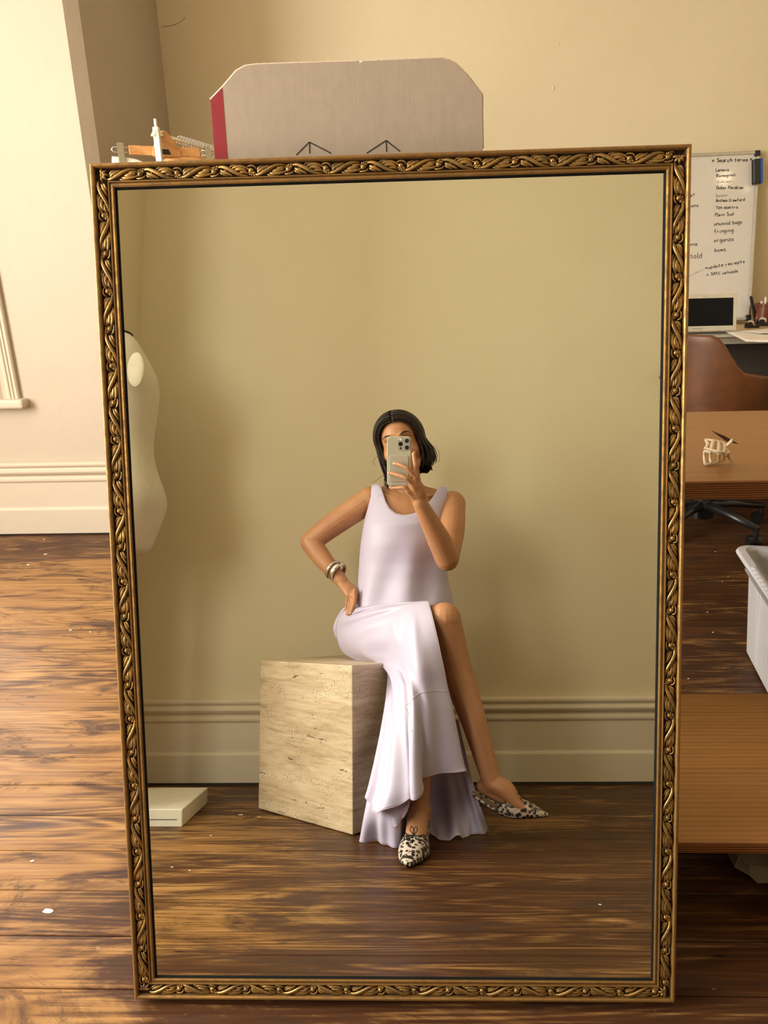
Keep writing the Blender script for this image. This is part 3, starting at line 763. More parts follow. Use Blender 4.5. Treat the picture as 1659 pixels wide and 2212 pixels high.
def text_mesh(name, body, size, mat, parent=None, extr=.0003):
    cu = bpy.data.curves.new(name, 'FONT'); cu.body = body; cu.size = size; cu.extrude = extr; cu.align_x = 'CENTER'; cu.resolution_u = 2
    t = bpy.data.objects.new(name, cu); COL.objects.link(t); bpy.context.view_layer.update()
    me = bpy.data.meshes.new_from_object(t.evaluated_get(bpy.context.evaluated_depsgraph_get())); bpy.data.objects.remove(t)
    o = bpy.data.objects.new(name, me); COL.objects.link(o); me.materials.clear(); me.materials.append(mat); o.parent = parent; return o
tx = text_mesh('lettering', 'MacBook Air', .009, M['greyplastic'], lid); tx.location = ((lx1-lx0)/2-.03,-.0006,.010); tx.rotation_euler = (math.pi/2,0,0)
# papers
def papers(name, quad, z, label, n):
    m = MB(); p = [at(x, y, 2, z) for x, y in quad]
    nx, ny = 9, 7; G = np.zeros((ny, nx, 3)); rr = random.Random(n)
    for j in range(ny):
        for i in range(nx):
            u, v = i/(nx-1), j/(ny-1)
            q = (1-v)*((1-u)*p[0]+u*p[1])+v*((1-u)*p[3]+u*p[2]); q[2] = z+.004*math.sin(2.2*u+n)*v+.002*rr.random()*v; G[j, i] = q
    o = m.grid(G).obj(name, M['paper'], smooth=True, solid=.0008); return tag(o, label, 'paper')
papers('paper_sheet', ((1568,717),(1700,707),(1720,742),(1611,740)), DZ+.0145, 'white papers lying on the desk in front of the tape dispensers', 1)
papers('paper_sheet', ((1604,715),(1720,704),(1730,722),(1640,722)), DZ+.0195, 'upper sheet of white paper overlapping the stack on the desk', 2)
# tape dispensers
def dispenser(px, py, y, label, s=1.0):
    c = at(px, py, 1, y); x, z = c[0], DZ
    t = thing('tape_dispenser', label, 'tape dispenser', (x, y, z), 'tape dispensers on the desk')
    prof = [(-.05,0),(.062,0),(.066,.028),(.050,.030),(.042,.018),(.020,.016),(.010,.022),(-.002,.046),(-.028,.052),(-.046,.036)]
    prof = [(x+a*s, z+b*s) for a, b in prof]
    for k in (-1, 1):
        under(MB().prism(prof, 1, y+k*.016*s-.003, y+k*.016*s+.003).obj('side_plate', M['blackplastic'], bevel=.001), t)
    under(MB().box((x-.05*s,y-.014*s,z),(x+.062*s,y+.014*s,z+.014*s)).obj('base', M['blackplastic'], bevel=.001), t)
    rl = MB(); rl.tube([(x-.006*s,y-.011*s,z+.040*s),(x-.006*s,y+.011*s,z+.040*s)], .024*s, 20); under(rl.obj('tape_roll', M['paper']), t)
dispenser(1622, 708, 4.05, 'black tape dispenser with white roll, nearest on the desk', .62)
dispenser(1648, 702, 4.15, 'black tape dispenser with white roll, in front of the terracotta pot', .72)
# pot of pens
pc = at(1647, 690, 1, 4.27); pr = .058; ph_ = at(1647, 655, 1, 4.27)[2]
pt_ = thing('pen_pot', 'brown terracotta pot holding pens on the desk', 'pot', (pc[0]+.012,4.27,DZ)); pcx = pc[0]+.012
under(MB().lathe([(pr*.92,0),(pr,.03),(pr,ph_-DZ-.016),(pr*1.05,ph_-DZ-.012),(pr*1.05,ph_-DZ),(pr*.92,ph_-DZ),(pr*.9,.012),(.001,.012)], (pcx,4.27,DZ), 32, cap=False).obj('pot_body', M['terracotta'], smooth=False, bevel=.002), pt_)
for i, (px, py, q, mt, lb) in enumerate(((1622,640,1634,'blackplastic','thick black marker leaning left in the terracotta pot'),(1645,650,1646,'paper','short white pen in the terracotta pot'),(1654,641,1653,'paper','tallest white pen in the terracotta pot'),(1649,652,1648,'ivory','cream pencil in the terracotta pot'))):
    tp = at(px, py, 1, 4.262+.008*i); bt = np.array([at(q, 680, 1, 4.27)[0], 4.27, DZ+.02])
    o = MB().tube([bt, tp*.9+bt*.1, tp], [.006,.006,.0035] if i else [.009,.009,.008], 8).obj('pen', M[mt]); tag(o, lb, 'pen', 'pens in the pot')
# ------------------------------------------------------------------ whiteboard with handwriting
tr = at(1641, 326, 1, 4.43); br = at(1615, 690, 1, 4.30); br[0] = tr[0]+.012
WN = br-tr; WHT = np.linalg.norm(WN); wdn = WN/WHT
l0 = at(1496, 332.5, 1, 4.425); wx = (tr-l0); wx[1] = 0; wx = wx-(wx@wdn)*wdn; wx /= np.linalg.norm(wx); wn = np.cross(wx, -wdn)   # wn points to the viewer? checked below
if wn[1] > 0: wn = -wn
WB = thing('whiteboard', 'whiteboard with black handwritten list leaning on the far wall behind the desk', 'whiteboard')
WBW = .92
Wm = Matrix(((wx[0],-wn[0],-wdn[0],tr[0]),(wx[1],-wn[1],-wdn[1],tr[1]),(wx[2],-wn[2],-wdn[2],tr[2]),(0,0,0,1)))
WB.matrix_world = Wm               # local: x right, y into the board, z up, origin at the top right corner
def wl(px, py, y=0.0):
    "pixel -> local (x, z) on the board face"
    r = _ray((px, py)); t = ((tr-wn*y-CAM)@wn)/(r@wn); q = CAM+t*r-tr
    return q@wx, -(q@wdn)
WHT = .90
MB().box((-WBW,0,-WHT),(0,.012,0)).obj('board', M['board'], WB)
FW = .016
for nm, a, b in (('t',(-WBW,-.007,-FW),(0,.016,0)),('b',(-WBW,-.007,-WHT),(0,.016,-WHT+FW)),('l',(-WBW,-.007,-WHT),(-WBW+FW,.016,0)),('r',(-FW,-.007,-WHT),(0,.016,0))):
    MB().box(a, b).obj('frame_rail', M['alu'], WB, bevel=.003)
for x, z in ((-.013,-.013),(-WBW+.013,-.013),(-.013,-WHT+.013),(-WBW+.013,-WHT+.013)):
    MB().box((x-.016,-.010,z-.016),(x+.016,.018,z+.016)).obj('corner_cap', M['blackplastic'], WB, bevel=.006, seg=3)
q = wl(1648, 338)
MB().tube([(.002,.004,-.010),(.020,.004,-.024),(.004,.004,-.042)], .0022, 6).obj('hanging_loop', M['alu'], WB)
# magnet eraser
ea = wl(1640, 348, .02); eb = wl(1618, 402, .02)
er = thing('board_eraser', 'black and blue eraser stuck to the whiteboard edge', 'eraser')
er.matrix_world = Wm @ Matrix.Translation((ea[0]-.026,0,(ea[1]+eb[1])/2)) @ Matrix.Rotation(math.radians(-4), 4, 'Y')
eh = (ea[1]-eb[1])/2
MB().box((-.024,-.037,-eh),(.012,-.015,eh)).obj('grip', M['blackplastic'], er, bevel=.006, seg=3)
MB().box((.012,-.037,-eh),(.024,-.015,eh)).obj('felt', M['blue'], er, bevel=.003)
MB().box((-.024,-.015,-eh),(.024,-.0074,eh)).obj('magnet', M['blackplastic'], er)
GL = {
'a':[[(.42,.5),(.25,.58),(.08,.42),(.06,.15),(.2,.02),(.38,.18),(.42,.5)],[(.42,.5),(.42,.1),(.5,0)]], 'b':[[(.08,1),(.08,0)],[(.08,.35),(.25,.55),(.42,.4),(.4,.1),(.2,0),(.08,.1)]],
'c':[[(.4,.48),(.22,.56),(.07,.35),(.1,.08),(.25,0),(.42,.08)]], 'd':[[(.42,.42),(.22,.55),(.06,.3),(.15,.02),(.38,.12)],[(.43,1),(.43,0)]],
'e':[[(.08,.3),(.4,.34),(.36,.52),(.2,.56),(.07,.3),(.15,.04),(.4,.06)]], 'f':[[(.42,.92),(.26,.98),(.2,.75),(.2,0)],[(.04,.52),(.38,.55)]],
'g':[[(.4,.5),(.2,.56),(.06,.3),(.18,.06),(.4,.25),(.4,.5)],[(.4,.5),(.4,-.2),(.25,-.38),(.06,-.28)]], 'h':[[(.08,1),(.08,0)],[(.08,.35),(.25,.55),(.4,.42),(.4,0)]],
'i':[[(.12,.52),(.12,0)],[(.12,.72),(.13,.76)]], 'k':[[(.08,1),(.08,0)],[(.38,.55),(.1,.25),(.42,0)]], 'l':[[(.12,1),(.12,.02),(.2,0)]],
'm':[[(.06,.55),(.06,0)],[(.06,.4),(.2,.55),(.3,.4),(.3,0)],[(.3,.4),(.44,.55),(.56,.4),(.56,0)]], 'n':[[(.08,.55),(.08,0)],[(.08,.38),(.25,.56),(.4,.42),(.4,0)]],
'o':[[(.25,.56),(.07,.32),(.22,0),(.42,.26),(.25,.56)]], 'p':[[(.08,.55),(.07,-.4)],[(.08,.42),(.28,.56),(.42,.35),(.28,.06),(.08,.1)]],
'q':[[(.4,.5),(.2,.56),(.06,.3),(.18,.06),(.4,.25)],[(.4,.55),(.4,-.3)]], 'r':[[(.08,.55),(.08,0)],[(.08,.35),(.2,.54),(.36,.5)]],
's':[[(.38,.5),(.2,.56),(.1,.42),(.34,.22),(.3,.04),(.06,.04)]], 't':[[(.2,.9),(.2,.08),(.34,0)],[(.04,.56),(.38,.6)]],
'u':[[(.07,.55),(.08,.12),(.22,0),(.4,.2)],[(.4,.55),(.4,0)]], 'v':[[(.05,.55),(.2,0),(.4,.58)]], 'w':[[(.05,.55),(.15,0),(.28,.45),(.4,0),(.55,.58)]], 'z':[[(.06,.55),(.4,.55),(.08,.0),(.44,.02)]],
'x':[[(.05,.55),(.4,0)],[(.4,.55),(.05,0)]], 'y':[[(.06,.55),(.22,.1)],[(.42,.55),(.1,-.35)]],
'A':[[(.04,0),(.26,.95),(.48,0)],[(.12,.35),(.42,.38)]], 'C':[[(.48,.8),(.3,.95),(.08,.6),(.1,.2),(.3,0),(.5,.14)]], 'D':[[(.1,.95),(.1,0)],[(.04,.95),(.4,.85),(.5,.45),(.36,.06),(.06,0)]],
'L':[[(.1,1),(.08,.04),(.46,.06)]], 'P':[[(.1,.95),(.08,0)],[(.06,.92),(.4,.88),(.42,.55),(.1,.46)]], 'R':[[(.1,.95),(.08,0)],[(.06,.92),(.4,.86),(.38,.55),(.1,.46),(.46,0)]],
'S':[[(.46,.84),(.26,.96),(.1,.76),(.42,.4),(.36,.08),(.06,.06)]], 'T':[[(.02,.9),(.5,.92)],[(.26,.92),(.24,0)]], '0':[[(.26,.9),(.08,.5),(.2,.02),(.44,.4),(.26,.9)]], '4':[[(.3,.95),(.06,.4),(.46,.42)],[(.36,.62),(.34,0)]],
'?':[[(.08,.75),(.25,.95),(.42,.75),(.22,.42),(.22,.25)],[(.22,.06),(.23,.02)]], '*':[[(.06,.2),(.42,.62)],[(.06,.6),(.42,.22)],[(.24,.15),(.24,.7)]], 'H':[[(.1,.62),(.22,.72),(.3,.52),(.12,.24),(.02,.5),(.1,.62)],[(.30,.52),(.42,.66)]]}
def write(txt, p, q, size, mat='marker', wgt=.0016):
    "p, q: pixels where the line of writing starts and ends"
    a = np.array(wl(*p)); b = np.array(wl(*q)); d = b-a; Ln = np.linalg.norm(d); d /= Ln; n = np.array([-d[1], d[0]])
    adv = [(.62 if c in 'mw' else .28 if c in 'il' else .34 if c == ' ' else .52) for c in txt]; tot = sum(adv)
    m = MB(); x = 0; rr = random.Random(len(txt)*7+int(size*1e5))
    sx = Ln/tot
    for c, w_ in zip(txt, adv):
        jy = rr.uniform(-.05, .05); js = rr.uniform(.92, 1.08)
        for st in GL.get(c, []):
            P = catmull(st, max(4, 4*len(st))) if len(st) > 2 else np.array(st)
            pts = [a+d*(x+u*js)*sx+n*(v*js+jy)*size for u, v in P]
            V = []; Fq = []
            for i, s_ in enumerate(pts):
                t = pts[min(i+1, len(pts)-1)]-pts[max(i-1, 0)]; t = t/(np.linalg.norm(t)+1e-9); o_ = np.array([-t[1], t[0]])*wgt*.5
                V += [(s_[0]-o_[0], -.0006, s_[1]-o_[1]), (s_[0]+o_[0], -.0006, s_[1]+o_[1])]
                if i: k = 2*i; Fq.append((k-2, k-1, k+1, k))
            m.add(V, Fq)
        x += w_
    m.obj('lettering', M[mat], WB)
write('H Search terms H', (1538,351), (1626,348), .019, wgt=.0036)
for t, p, q, s_, g_ in (('Lenovia',(1546,371),(1575,369),.016,'marker'),('Romagnoli',(1547,383),(1590,380),.015,'marker'),('italian',(1547,395),(1580,394),.014,'markerfaint'),('Didier Parakian',(1547,409),(1606,408),.017,'marker'),
    ('Sussan',(1545,426),(1571,424),.015,'markerfaint'),('Anthea Crawford',(1546,437),(1609,434),.016,'marker'),('T04 elektra',(1546,452),(1594,450),.015,'marker'),('Plein Sud',(1544,468),(1585,465),.018,'marker'),
    ('unusual bags',(1542,487),(1604,483),.020,'marker'),('fringing',(1542,504),(1585,501),.022,'marker'),('organza',(1542,523),(1585,520),.020,'marker'),('bows',(1543,544),(1569,542),.020,'marker'),
    ('*update reciepts',(1523,582),(1610,567),.017,'marker'),('x SATC uploads',(1526,596),(1595,588),.015,'marker'),('questions',(1462,451),(1510,446),.017,'marker'),('items',(1470,533),(1508,530),.019,'marker'),('sold',(1490,558),(1517,557),.030,'marker'),('priority?',(1462,426),(1501,424),.017,'marker')):
    write(t, p, q, s_, g_, .0030 if g_ == 'marker' else .0024)
write('reminders', (1478,604), (1520,583), .012, 'markerfaint', .0012)

# ------------------------------------------------------------------ tall cardboard carton behind the mirror
CY = 1.325
cb = thing('cardboard_box', 'tall cardboard carton with a red stripe standing behind the mirror', 'box', (-.11, CY+.1, 0))
def cc(px, py): p = at(px, py, 1, CY); return (p[0], p[2])
out = [cc(465,345)]
out = [(cc(464,345)[0], .0)]+[cc(464,345), cc(454,215), cc(483,185), cc(510,153), cc(530,142), cc(555,139), cc(640,136), cc(772,132), cc(776,137), cc(783,132), cc(850,129), cc(950,125), cc(968,129), cc(985,138), cc(1010,163), cc(1041,203), cc(1043,320)]+[(cc(1043,320)[0], 0.)]
under(MB().prism(out, 1, CY, CY+.0045).obj('front_panel', M['card']), cb)
# lighter torn rim along the cut edge
rim = MB(); cpts = [(x, CY+.0022, z) for x, z in out[2:-1]]
rim.tube(cpts, .0022, 6); under(rim.obj('cut_edge', M['cardedge']), cb)
xl, xr = out[0][0], out[-1][0]
under(MB().box((xl,CY+.0045,0),(xl+.004,CY+.20,1.25)).obj('side_panel', M['card']), cb)
rp = [(CY+.0045,0),(CY+.20,0),(CY+.20,1.25),(CY+.03,1.45),(CY+.0045,cc(1042,207)[1])]
under(MB().prism(rp, 0, xr-.004, xr).obj('side_panel', M['cardedge']), cb)
under(MB().box((xl+.004,CY+.196,0),(xr-.004,CY+.20,1.25)).obj('back_panel', M['card']), cb)
rs = [cc(454.6,216), cc(480,189.5), cc(492,345), cc(464.5,345)]
under(MB().add([(x, CY-.0004, z) for x, z in rs], [(0,1,2,3)]).obj('red_stripe', M['red']), cb)
pr_ = MB()
for pts in ([(640,335),(668,307)],[(668,307),(715,331)],[(668.5,307),(669,332)],[(792,331),(834,303.5)],[(834,303.5),(864,327)],[(834,303.5),(835,328)]):
    p = [cc(*q) for q in pts]; a = np.array(p[0]); b = np.array(p[1]); d = (b-a)/np.linalg.norm(b-a); n = np.array([-d[1],d[0]])*.0009
    pr_.add([(*(a-n)[:1],CY-.0004,(a-n)[1]),(*(b-n)[:1],CY-.0004,(b-n)[1]),(*(b+n)[:1],CY-.0004,(b+n)[1]),(*(a+n)[:1],CY-.0004,(a+n)[1])], [(0,1,2,3)])
under(pr_.obj('printed_marks', M['ink']), cb)

# ------------------------------------------------------------------ garment rack and hangers
RY0 = 3.02
ra = at(337, 276, 1, RY0); rb_ = at(456, 322, 1, 3.42)
rz = ra[2]-.022; dirr = np.array([rb_[0]-ra[0], 3.42-RY0, 0]); dirr /= np.linalg.norm(dirr); side = np.array([dirr[1], -dirr[0], 0])
rk = thing('garment_rack', 'white metal garment rack behind the mirror', 'clothes rack', (ra[0], RY0, 0))
RL = 1.05
for e_ in (0, RL):
    p = np.array([ra[0], RY0, 0])+dirr*e_
    q = MB().box((-.0115,-.0115,.10),(.0115,.0115,rz+.024)); o = MB().add([(p[0]+a, p[1]+b, c) for a, b, c in q.v], q.f).obj('post', M['whitemetal'], bevel=.003); under(o, rk)
    under(MB().tube([(p[0],p[1],rz+.02),(p[0],p[1],rz+.052)], .0055, 10).obj('finial', M['whitemetal']), rk)
    under(MB().tube([p+side*.24+np.array([0,0,.085]), p-side*.24+np.array([0,0,.085])], .015, 10).obj('foot_bar', M['whitemetal']), rk)
    for s_ in (-1, 1):
        c = p+side*.22*s_; under(MB().tube([c+dirr*-.012+np.array([0,0,.03]), c+dirr*.012+np.array([0,0,.03])], .03, 16).obj('caster', M['blackplastic']), rk)
        under(MB().tube([c+np.array([0,0,.04]), c+np.array([0,0,.085])], .008, 8).obj('caster_stem', M['whitemetal']), rk)
p0 = np.array([ra[0], RY0, rz]); under(MB().tube([p0, p0+dirr*RL], .0085, 14).obj('hanging_rail', M['chrome']), rk)
under(MB().tube([p0+dirr*.02+np.array([0,0,-1.35]), p0+dirr*(RL-.02)+np.array([0,0,-1.35])], .010, 10).obj('lower_rail', M['whitemetal']), rk)
kn = MB()
for a, b in (((327,293),(331,283)),((331,283),(337,279)),((326,292),(329,294)),((329,287),(331,294))):
    kn.tube([at(*a, 1, RY0-.02), at(*b, 1, RY0-.02)], .0022, 6)
under(kn.obj('string_knot', M['paper']), rk)
def hook(m, c, top, drop=.065, r=.018, tw=0.0):
    "wire hook over the rail at c (rail centre); returns neck point"
    s2 = side*math.cos(tw)+dirr*math.sin(tw)
    pts = [c+s2*r*math.cos(a)+np.array([0,0,r*math.sin(a)]) for a in np.linspace(-2.6-math.pi+2.2, math.pi+.05-.0, 15)[::-1]]
    pts = [c+s2*r*math.cos(a)+np.array([0,0,r*math.sin(a)+.0]) for a in np.linspace(math.pi+.55, -.75, 16)]
    neck = c+np.array([0,0,-drop]); pts += [c+s2*r*.35+np.array([0,0,-r*1.35]), c+np.array([0,0,-max(r*1.5, min(r*1.9, drop*.8))]), neck]
    m.tube(pts, .0019, 6); return neck
def hanger(dist, kind, label, tw=0.0, parent_group='hangers along the rack', drop=.065):
    c = p0+dirr*dist
    t = thing('clothes_hanger', label, 'hanger', tuple(c), parent_group)
    hm = MB(); nk = hook(hm, c, 0, drop, tw=tw); under(hm.obj('hook', M['chrome'], smooth=True), t)
    s2 = side*math.cos(tw)+dirr*math.sin(tw)
    if kind == 'wood':
        pts = [nk+s2*u+np.array([0,0,z]) for u, z in ((-.20,-.075),(-.13,-.048),(-.05,-.012),(0,.0),(.05,-.012),(.13,-.048),(.20,-.075))]
        under(MB().tube(catmull(pts, 22), [.010+.006*math.sin(math.pi*i/21) for i in range(22)], 8, .55, up=tuple(dirr)).obj('shoulder_bar', M['hangerwood'], smooth=True), t)
        under(MB().tube([pts[0]+np.array([0,0,-.02]), pts[-1]+np.array([0,0,-.02])], .004, 8).obj('cross_bar', M['chrome']), t)
    elif kind == 'clip':
        hb = MB()
        d2 = np.cross((0,0,1), s2)
        def loc(u, v, w_): return nk+s2*u+d2*v+np.array([0,0,w_+.034])
        bar = MB().box((-.135,-.006,-.085),(.135,.006,-.052)); under(MB().add([loc(*q) for q in bar.v], bar.f).obj('wooden_bar', M['hangerwood'], bevel=.003), t)
        pro = [(-.052,-.085),(-.046,-.060),(-.026,-.020),(-.012,-.002),(.0,.004),(.014,-.002),(.030,-.020),(.048,-.052),(.060,-.072),(.060,-.088),(.020,-.092),(-.03,-.092)]
        b2 = MB().prism([(a, b) for a, b in pro], 1, -.010, .010); under(MB().add([loc(q[0],q[1],q[2]) for q in b2.v], b2.f).obj('wooden_boss', M['hangerwood'], bevel=.004), t)
        b3 = MB().prism([(-.012,-.062),(.012,-.062),(.020,-.080),(-.020,-.080)], 1, -.0108, -.0098); under(MB().add([loc(*q) for q in b3.v], b3.f).obj('boss_slot', M['ink']), t)
        for s_ in (-1, 1):
            rod = MB().tube([loc(s_*.13,0,-.060), loc(s_*.192,0,-.060), loc(s_*.198,0,-.068), loc(s_*.192,0,-.077), loc(s_*.13,0,-.077)], .0018, 6)
            under(rod.obj('wire_loop', M['chrome'], smooth=True), t)
            k_ = MB()
            for fy in (-1, 1):
                q = MB().box((-.011, .003*fy-.0015 if fy > 0 else -.010, -.130 if fy < 0 else -.130), (.011, .010 if fy > 0 else -.0015, -.045)); k_.add([loc(s_*.165+a, b, c_) for a, b, c_ in q.v], q.f)
            for z in (-.052,-.060,-.068,-.078): q = MB().box((-.0118,-.0118,z-.0014),(.0118,.0118,z+.0014)); k_.add([loc(s_*.165+a, b, c_) for a, b, c_ in q.v], q.f)
            for u in (-.007,0,.007): q = MB().box((u-.001,-.0112,-.128),(u+.001,-.0095,-.085)); k_.add([loc(s_*.165+a, b, c_) for a, b, c_ in q.v], q.f)
            under(k_.obj('clip', M['chrome']), t)
    return t, nk, s2
hanger(.045, 'clip', 'beech clip hanger on the rack holding white trousers', .72, drop=.019)
rr = random.Random(11)
for i in range(36):
    hanger(.17+.0225*i, 'wood', 'wooden hanger with chrome hook in the crowded row on the rack', rr.uniform(.33,.37), drop=rr.uniform(.052,.062))
# white trousers held by the front hanger
c = p0+dirr*.045; s2 = side*math.cos(.72)+dirr*math.sin(.72); nk = c+np.array([0,0,-.019]); d2 = np.cross((0,0,1), s2)
def tl(u, v, w_): return nk+s2*u+d2*v+np.array([0,0,w_])
G = []
for j, w_ in enumerate((-.058,-.080,-.12,-.21,-.46,-.86)):
    row = []
    for i in range(26):
        a = 2*math.pi*i/26; u = math.cos(a); v = math.sin(a)
        sag = .050*math.exp(-((u)/.42)**2)*(1 if j < 3 else .3)*(1 if j == 0 else .5)
        row.append(tl(.198*u*(1+.02*j), (.004+.016*min(j,3)/3)*v+.004*math.sin(5*u*(1+j*.2)), w_-sag*(1.0 if j == 0 else .6)))
    G.append(row)
o = MB().grid(G, True).obj('trousers', M['whitecloth'], smooth=True, solid=.0015)
tag(o, 'white trousers clipped to the front hanger on the rack', 'trousers')
# ------------------------------------------------------------------ the seated woman
def mat_skin():
    m = NT('tanned_skin'); v = m.coord()
    f = m.noise(v, 14, 4, .6); g = m.noise(v, 160, 3)
    c = m.ramp(f, [(.3, (.45,.205,.098)), (.55, (.50,.24,.118)), (.75, (.54,.265,.132))])
    vo = m.n('ShaderNodeTexVoronoi'); vo.inputs['Scale'].default_value = 42; m.l(v, vo.inputs['Vector'])
    c = m.mix(m.ramp(vo.outputs['Distance'], [(.045, .5), (.075, 0.0)]), c, (.22,.09,.045))
    m.base(c); m.set(Roughness=.46); m.b.inputs['Subsurface Weight'].default_value = .10; m.b.inputs['Subsurface Radius'].default_value = (.012,.005,.003)
    m.b.inputs['Subsurface Scale'].default_value = .4
    m.bump(g, .0004, .5); return m.m
M['skin'] = mat_skin()
M['nail'] = plain('bare_fingernail', (.66,.36,.27), .25, var=.03)
def mat_hair():
    m = NT('dark_brown_hair'); g = m.n('ShaderNodeTexCoord')
    f = m.noise(m.coord((260,260,14)), 1.0, 4, .6)
    m.base(m.ramp(f, [(.35, (.007,.004,.0025)), (.6, (.020,.010,.006)), (.78, (.055,.027,.014))])); m.set(Roughness=.48, Specular_IOR_Level=.35); m.bump(f, .0008); return m.m
M['hair'] = mat_hair()
M['brow'] = plain('eyebrow_hair', (.035,.017,.010), .6)
def mat_satin():
    m = NT('lavender_crepe'); v = m.coord()
    f = m.noise(v, 3.0, 3)
    m.base(m.ramp(f, [(.3, (.555,.50,.70)), (.7, (.585,.53,.73))])); m.set(Roughness=.48); m.b.inputs['Sheen Weight'].default_value = .25
    m.b.inputs['Sheen Roughness'].default_value = .4
    m.bump(m.noise(v, 700, 2), .0002, .5); return m.m
M['dress'] = mat_satin()
M['seam'] = plain('lavender_seam', (.62,.52,.63), .6)
def mat_leopard():
    m = NT('leopard_print_satin'); v = m.coord(obj=True)
    nz = m.n('ShaderNodeTexNoise'); nz.inputs['Scale'].default_value = 90; m.l(v, nz.inputs['Vector'])
    ad = m.n('ShaderNodeVectorMath', operation='ADD'); sc = m.n('ShaderNodeVectorMath', operation='SCALE'); sc.inputs['Scale'].default_value = .010
    m.l(nz.outputs['Color'], sc.inputs[0]); m.l(v, ad.inputs[0]); m.l(sc.outputs[0], ad.inputs[1])
    vo = m.n('ShaderNodeTexVoronoi'); vo.inputs['Scale'].default_value = 92; m.l(ad.outputs[0], vo.inputs['Vector'])
    gap = m.noise(v, 130, 2)
    d = m.math('ADD', vo.outputs['Distance'], m.math('MULTIPLY', m.math('SUBTRACT', gap, .5), .28))
    c = m.ramp(d, [(.0, (.24,.14,.09)), (.09, (.24,.14,.09)), (.13, (.010,.008,.010)), (.46, (.010,.008,.010)), (.51, (.36,.25,.19)), (.58, (.56,.47,.42)), (.8, (.62,.53,.48))])
    m.base(c); m.set(Roughness=.35); return m.m
M['leopard'] = mat_leopard()
M['silver'] = plain('polished_silver', (.80,.76,.68), .13, 1.0, var=.02)
M['insole'] = plain('beige_insole', (.42,.30,.22), .5)
M['blackcord'] = plain('black_cord', (.010,.010,.011), .5)
M['phone'] = plain('clear_phone_case_over_pale_phone', (.55,.53,.43), .22, .1, var=.02)
M['phonepad'] = plain('stone_leather_card_wallet', (.50,.46,.37), .5, var=.03)
M['lens'] = plain('black_lens_glass', (.006,.006,.008), .06)
M['steel'] = plain('steel_ring', (.66,.65,.60), .2, .9)

HY0 = -.33
hc = mir(866, 962, HY0)                 # head centre
roll, yaw_, nod = math.radians(-12), math.radians(9), math.radians(-6)
HR = (Matrix.Rotation(roll, 3, 'Y') @ Matrix.Rotation(yaw_, 3, 'Z') @ Matrix.Rotation(nod, 3, 'X'))
HRn = np.array(HR)
def hp(x, y, z): return hc+HRn@np.array((x, y, z))*1.0
FW_ = W[:, 2]                            # lens direction: the phone back faces it
def onphone(px, py, off):
    "real point seen in the mirror at a pixel, on the plane parallel to the phone back, off metres in front of the lens"
    r = _ray((px, py)); r = r-2*(r@NRM)*NRM; t = ((CAM+FW_*off-CV)@FW_)/(r@FW_); return CV+t*r

body = MB()
def limb(pts, rr, n=18, flat=1.0, up=None, k=16):
    P = catmull(pts, k); R = np.interp(np.linspace(0, 1, k), np.linspace(0, 1, len(rr)), rr)
    FLt = flat if not hasattr(flat, '__len__') else list(np.interp(np.linspace(0, 1, k), np.linspace(0, 1, len(flat)), flat))
    body.tube(P, list(R), n, FLt, up=up)
    body.ell(P[0], (R[0]*.98,)*3 if not hasattr(FLt, '__len__') and FLt == 1.0 else (R[0]*.8,)*3, 12, 8)
    body.ell(P[-1], (R[-1]*.98,)*3 if not hasattr(FLt, '__len__') and FLt == 1.0 else (R[-1]*.8,)*3, 12, 8)
TY = -.42
# torso: (x centre, z, half width, depth ratio)
tors = [(-.050,.585,.140,.74),(-.050,.64,.158,.74),(-.045,.70,.145,.74),(-.032,.78,.122,.76),(-.022,.86,.122,.78),(-.016,.93,.130,.80),(-.010,1.00,.134,.76),(-.002,1.06,.134,.64),(.004,1.10,.122,.55),(.006,1.135,.085,.60),(.004,1.16,.052,.85)]
body.tube([(x, TY+(.012 if z > .9 else 0), z) for x, z, r, q in tors], [r for *_, r, q in tors], 32, [q for *_, q in tors], up=(0,1,0))
for s_ in (-1, 1): body.ell((-.012+s_*.062, TY+.076, .958), (.050,.046,.052), 16, 10)
shL = mir(797, 1081, -.425); shR = mir(977, 1090, -.425)
limb([shL+np.array([.02,0,.002]), (-.05,TY-.01,1.122), (.05,TY-.01,1.118), shR+np.array([-.02,0,.002])], [.046,.052,.050,.046])
nb = np.array([.006, TY, 1.10]); nt = hp(0,-.022,-.085)
limb([nb, nb*.45+nt*.55, nt], [.056,.048,.048])
for sx, sh in ((-1, shL), (1, shR)):
    limb([nb*.35+nt*.65+np.array([0,-.012,-.02]), nb+np.array([sx*.060,-.012,.030]), sh+np.array([-sx*.015,-.01,.020])], [.034,.036,.032])
    # collar bones
    limb([(.006+sx*.018, TY+.066, 1.098), (.006+sx*.075, TY+.052, 1.118), sh+np.array([-sx*.02,.012,.030])], [.008,.0085,.010], 10)
# left arm (hand on the hip)
eL = mir(671, 1170, -.44); wL = mir(740, 1258, -.375)
limb([shL, shL*.5+eL*.5+np.array([0,0,.004]), eL], [.050,.047,.040]); limb([eL, eL*.62+wL*.38+np.array([-.004,0,-.002]), wL], [.041,.037,.0245])
body.ell(shL+np.array([.004,0,.0]), (.052,.052,.053), 16, 10)
# right arm raised to the phone
eR = mir(966, 1208, -.205); wR = onphone(906, 1084, -.012)
limb([shR, shR*.5+eR*.5+np.array([.006,0,0]), eR], [.050,.048,.041]); limb([eR, eR*.66+wR*.34+np.array([.004,0,0]), wR], [.042,.041,.0245])
body.ell(shR, (.052,.052,.053), 16, 10)
